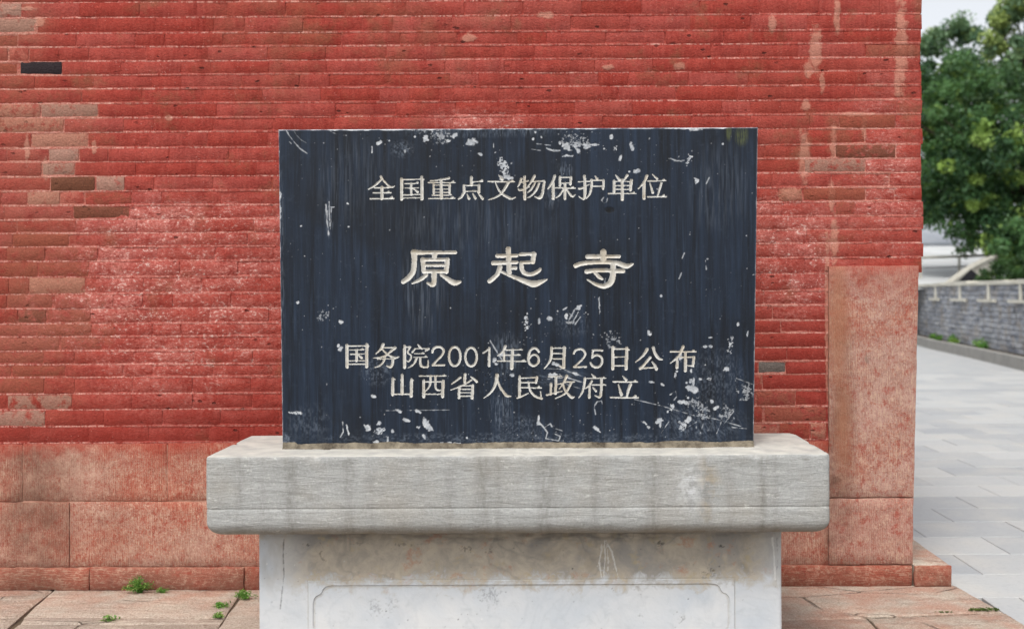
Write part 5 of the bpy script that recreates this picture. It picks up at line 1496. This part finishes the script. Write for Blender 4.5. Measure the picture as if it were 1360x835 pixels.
# black sheet draped over a heap beside the hedge
bx, bz = PX(1292, 357, 22.6)
mb = MB(); bpts = []
apex = (bx, 22.7, bz)
ringp = [(PX(1264, 379, 22.4)[0], 22.5), (PX(1290, 381, 22.2)[0], 22.2), (PX(1322, 381, 22.4)[0], 22.4), (PX(1325, 378, 23.2)[0], 23.3), (PX(1295, 378, 23.5)[0], 23.6), (PX(1272, 378, 23)[0], 23.2)]
vv = [apex]; ff = []
for (x, y) in ringp: vv.append(((x * .5 + apex[0] * .5), (y * .5 + apex[1] * .5), tz + (bz - tz) * .5 + random.uniform(-.02, .02)))
for (x, y) in ringp: vv.append((x, y, tz - .05))
for i in range(6):
    j = (i + 1) % 6; ff += [(0, 1 + i, 1 + j), (1 + i, 7 + i, 7 + j, 1 + j)]
tag(mk("covered_heap", vv, ff, M_BLACK), "small heap under a black sheet left of the clipped hedge", "heap")

# foliage
M_LEAF = leaf_material("dark_tree_leaf", (40, 76, 48), (86, 128, 72), (148, 178, 86))
M_LEAF2 = leaf_material("soft_tree_leaf", (74, 110, 82), (120, 152, 108), (166, 186, 104))
M_HEDGE = leaf_material("hedge_leaf", (34, 66, 34), (70, 108, 52), (110, 140, 66))
M_BARK = flat_material("bark", (70, 58, 46), (48, 40, 32), 6)


def tree(label, base_xy, z0, crown, n_cl, n_per, clr, size, seed, mat, group=None, young=.1, trunk_r=.16, lumps=None):
    root = tag(empty("tree", (base_xy[0], base_xy[1], z0)), label, "tree", group)
    r = np.random.default_rng(seed)
    (cx_, cy_, cz_), (rx, ry, rz) = crown
    d = r.normal(size=(n_cl, 3)); d /= np.linalg.norm(d, axis=1)[:, None]
    rad = r.random(n_cl) ** .42
    c = np.array([cx_, cy_, cz_]) + d * rad[:, None] * np.array([rx, ry, rz]) * (1 + .22 * np.sin(d[:, :1] * 5 + seed) * np.cos(d[:, 2:] * 6))
    if lumps:
        for (lx, ly, lz, lr, ln) in lumps:
            dd = r.normal(size=(ln, 3)); dd /= np.linalg.norm(dd, axis=1)[:, None]
            c = np.concatenate([c, np.array([lx, ly, lz]) + dd * (r.random(ln) ** .5)[:, None] * lr])
    c = c[c[:, 2] > z0 + .6]
    cr_ = r.uniform(.6, 1.3, len(c)) * clr
    V, F_, ti, yg = foliage(c, cr_, n_per, size, seed + 1, .8, young)
    tr = MB(); bx_, by_ = base_xy
    fork = Vector((bx_ + (cx_ - bx_) * .4, by_ + (cy_ - by_) * .4, z0 + (cz_ - z0) * .55))
    tr.tube([(bx_, by_, z0 - .1), (bx_ + .05, by_, z0 + .8), fork, (cx_, cy_, cz_ + rz * .6)], [trunk_r * 1.25, trunk_r, trunk_r * .8, trunk_r * .12], 9)
    tro = tr.build("trunk", M_BARK, root, True)
    lb = MB()
    sel = r.choice(len(c), min(16, len(c)), replace=False)
    for q in sel:
        p = Vector(c[q]); m_ = fork.lerp(p, .5) + Vector((0, 0, .25))
        lb.tube([fork, m_, p], [trunk_r * .45, trunk_r * .25, trunk_r * .06], 5)
    lb.build("limbs", M_BARK, root, True)
    mk("crown", V, F_, mat, root, False, {"tint": ti, "young": yg})
    return root


def at(px_, py_, Y): X_, Z_ = PX(px_, py_, Y); return (X_, Y, Z_)
c1 = at(1345, 205, 30)
tree("large dark green tree with dense low hanging crown behind the retaining wall", (c1[0] + 1.6, 30.5), tz, (c1, (3.4, 2.6, 2.9)), 290, 135, .38, .078, 41, M_LEAF, None, .14, .2,
     [(*at(1300, 285, 29), .9, 22), (*at(1270, 265, 29.5), .9, 18), (*at(1245, 230, 30), 1.0, 22), (*at(1235, 175, 31), .8, 16), (*at(1243, 112, 31), .75, 14), (*at(1283, 96, 31), .7, 12), (*at(1340, 300, 28.5), 1.0, 26), (*at(1352, 322, 27.5), .8, 26), (*at(1300, 210, 28.5), 1.5, 40), (*at(1238, 275, 31), .6, 9)])
c2 = at(1285, 130, 46)
tree("lighter blue green tree showing behind the dark crown near the red wall", (c2[0] + .5, 47), tz, (c2, (3.0, 2.4, 3.0)), 120, 90, .48, .12, 52, M_LEAF2, None, .12, .2,
     [(*at(1278, 40, 46), .6, 9), (*at(1250, 50, 46), .6, 7), (*at(1236, 60, 46), .6, 6), (*at(1290, 45, 46), .5, 5)])
c3 = at(1362, 60, 33)
tree("tall yellow green tree rising at the right edge above the dark crown", (c3[0] + 1.0, 34), tz, (c3, (1.2, 1.2, 1.9)), 60, 90, .30, .085, 63, M_LEAF2, None, .5, .18,
     [(*at(1326, 25, 33), .42, 10), (*at(1350, 12, 33), .5, 12), (*at(1318, 60, 33), .35, 6)])
tree("broad far tree filling the gap low behind the white terrace", (17.5, 58), tz, ((18.8, 58, 5.2), (5.5, 3, 3.6)), 110, 90, .8, .2, 74, M_LEAF2, None, .05, .25)

hg = tag(empty("hedge", (at(1335, 360, 22.4)[0], 22.4, tz)), "dark green rounded hedge on the terrace right of the black heap", "hedge")
hc = []
r_ = np.random.default_rng(8)
for _ in range(150):
    px_ = r_.uniform(1300, 1430); top = 368 - 30 * min(1, (px_ - 1298) / 40) ** .7
    py_ = r_.uniform(top + 5, 384); hc.append(at(px_, py_, r_.uniform(21.6, 23.4)))
V, F_, ti, yg = foliage(hc, .14, 120, .03, 91, .8, .08)
mk("leaves", V, F_, M_HEDGE, hg, False, {"tint": ti, "young": yg})

# low house with grey tile roof glimpsed through the leaves
hs_ = empty("house", (16, 52, tz)); tag(hs_, "pale house with grey tiled roof half hidden behind the trees", "house")
hx0, hx1 = at(1190, 0, 52)[0], at(1420, 0, 52)[0]
ze = PX(1230, 318, 50)[1]; zr = PX(1230, 262, 54)[1]
mb = MB(); mb.box(hx0, hx1, 52, 58, tz - .05, ze - .05); mb.build("house_wall", M_WHITE, hs_)
rf = MB()
rf.add([(hx0 - .5, 51.2, ze - .12), (hx1 + .5, 51.2, ze - .12), (hx1 + .5, 55, zr), (hx0 - .5, 55, zr), (hx0 - .5, 58.8, ze - .12), (hx1 + .5, 58.8, ze - .12),
        (hx0 - .5, 51.2, ze - .3), (hx1 + .5, 51.2, ze - .3), (hx1 + .5, 58.8, ze - .3), (hx0 - .5, 58.8, ze - .3)],
       [(0, 1, 2, 3), (3, 2, 5, 4), (0, 6, 7, 1), (4, 5, 8, 9), (6, 9, 8, 7), (0, 3, 4, 9, 6), (1, 7, 8, 5, 2)])
ro = rf.build("roof", M_GREYTILE, hs_)
for k in range(5):
    x = hx0 + 1.2 + k * 1.9; wd_ = MB(); wd_.box(x, x + .9, 51.95, 52.02, tz + 1.0, tz + 2.0); wd_.build("window", M_GREYTILE, hs_)
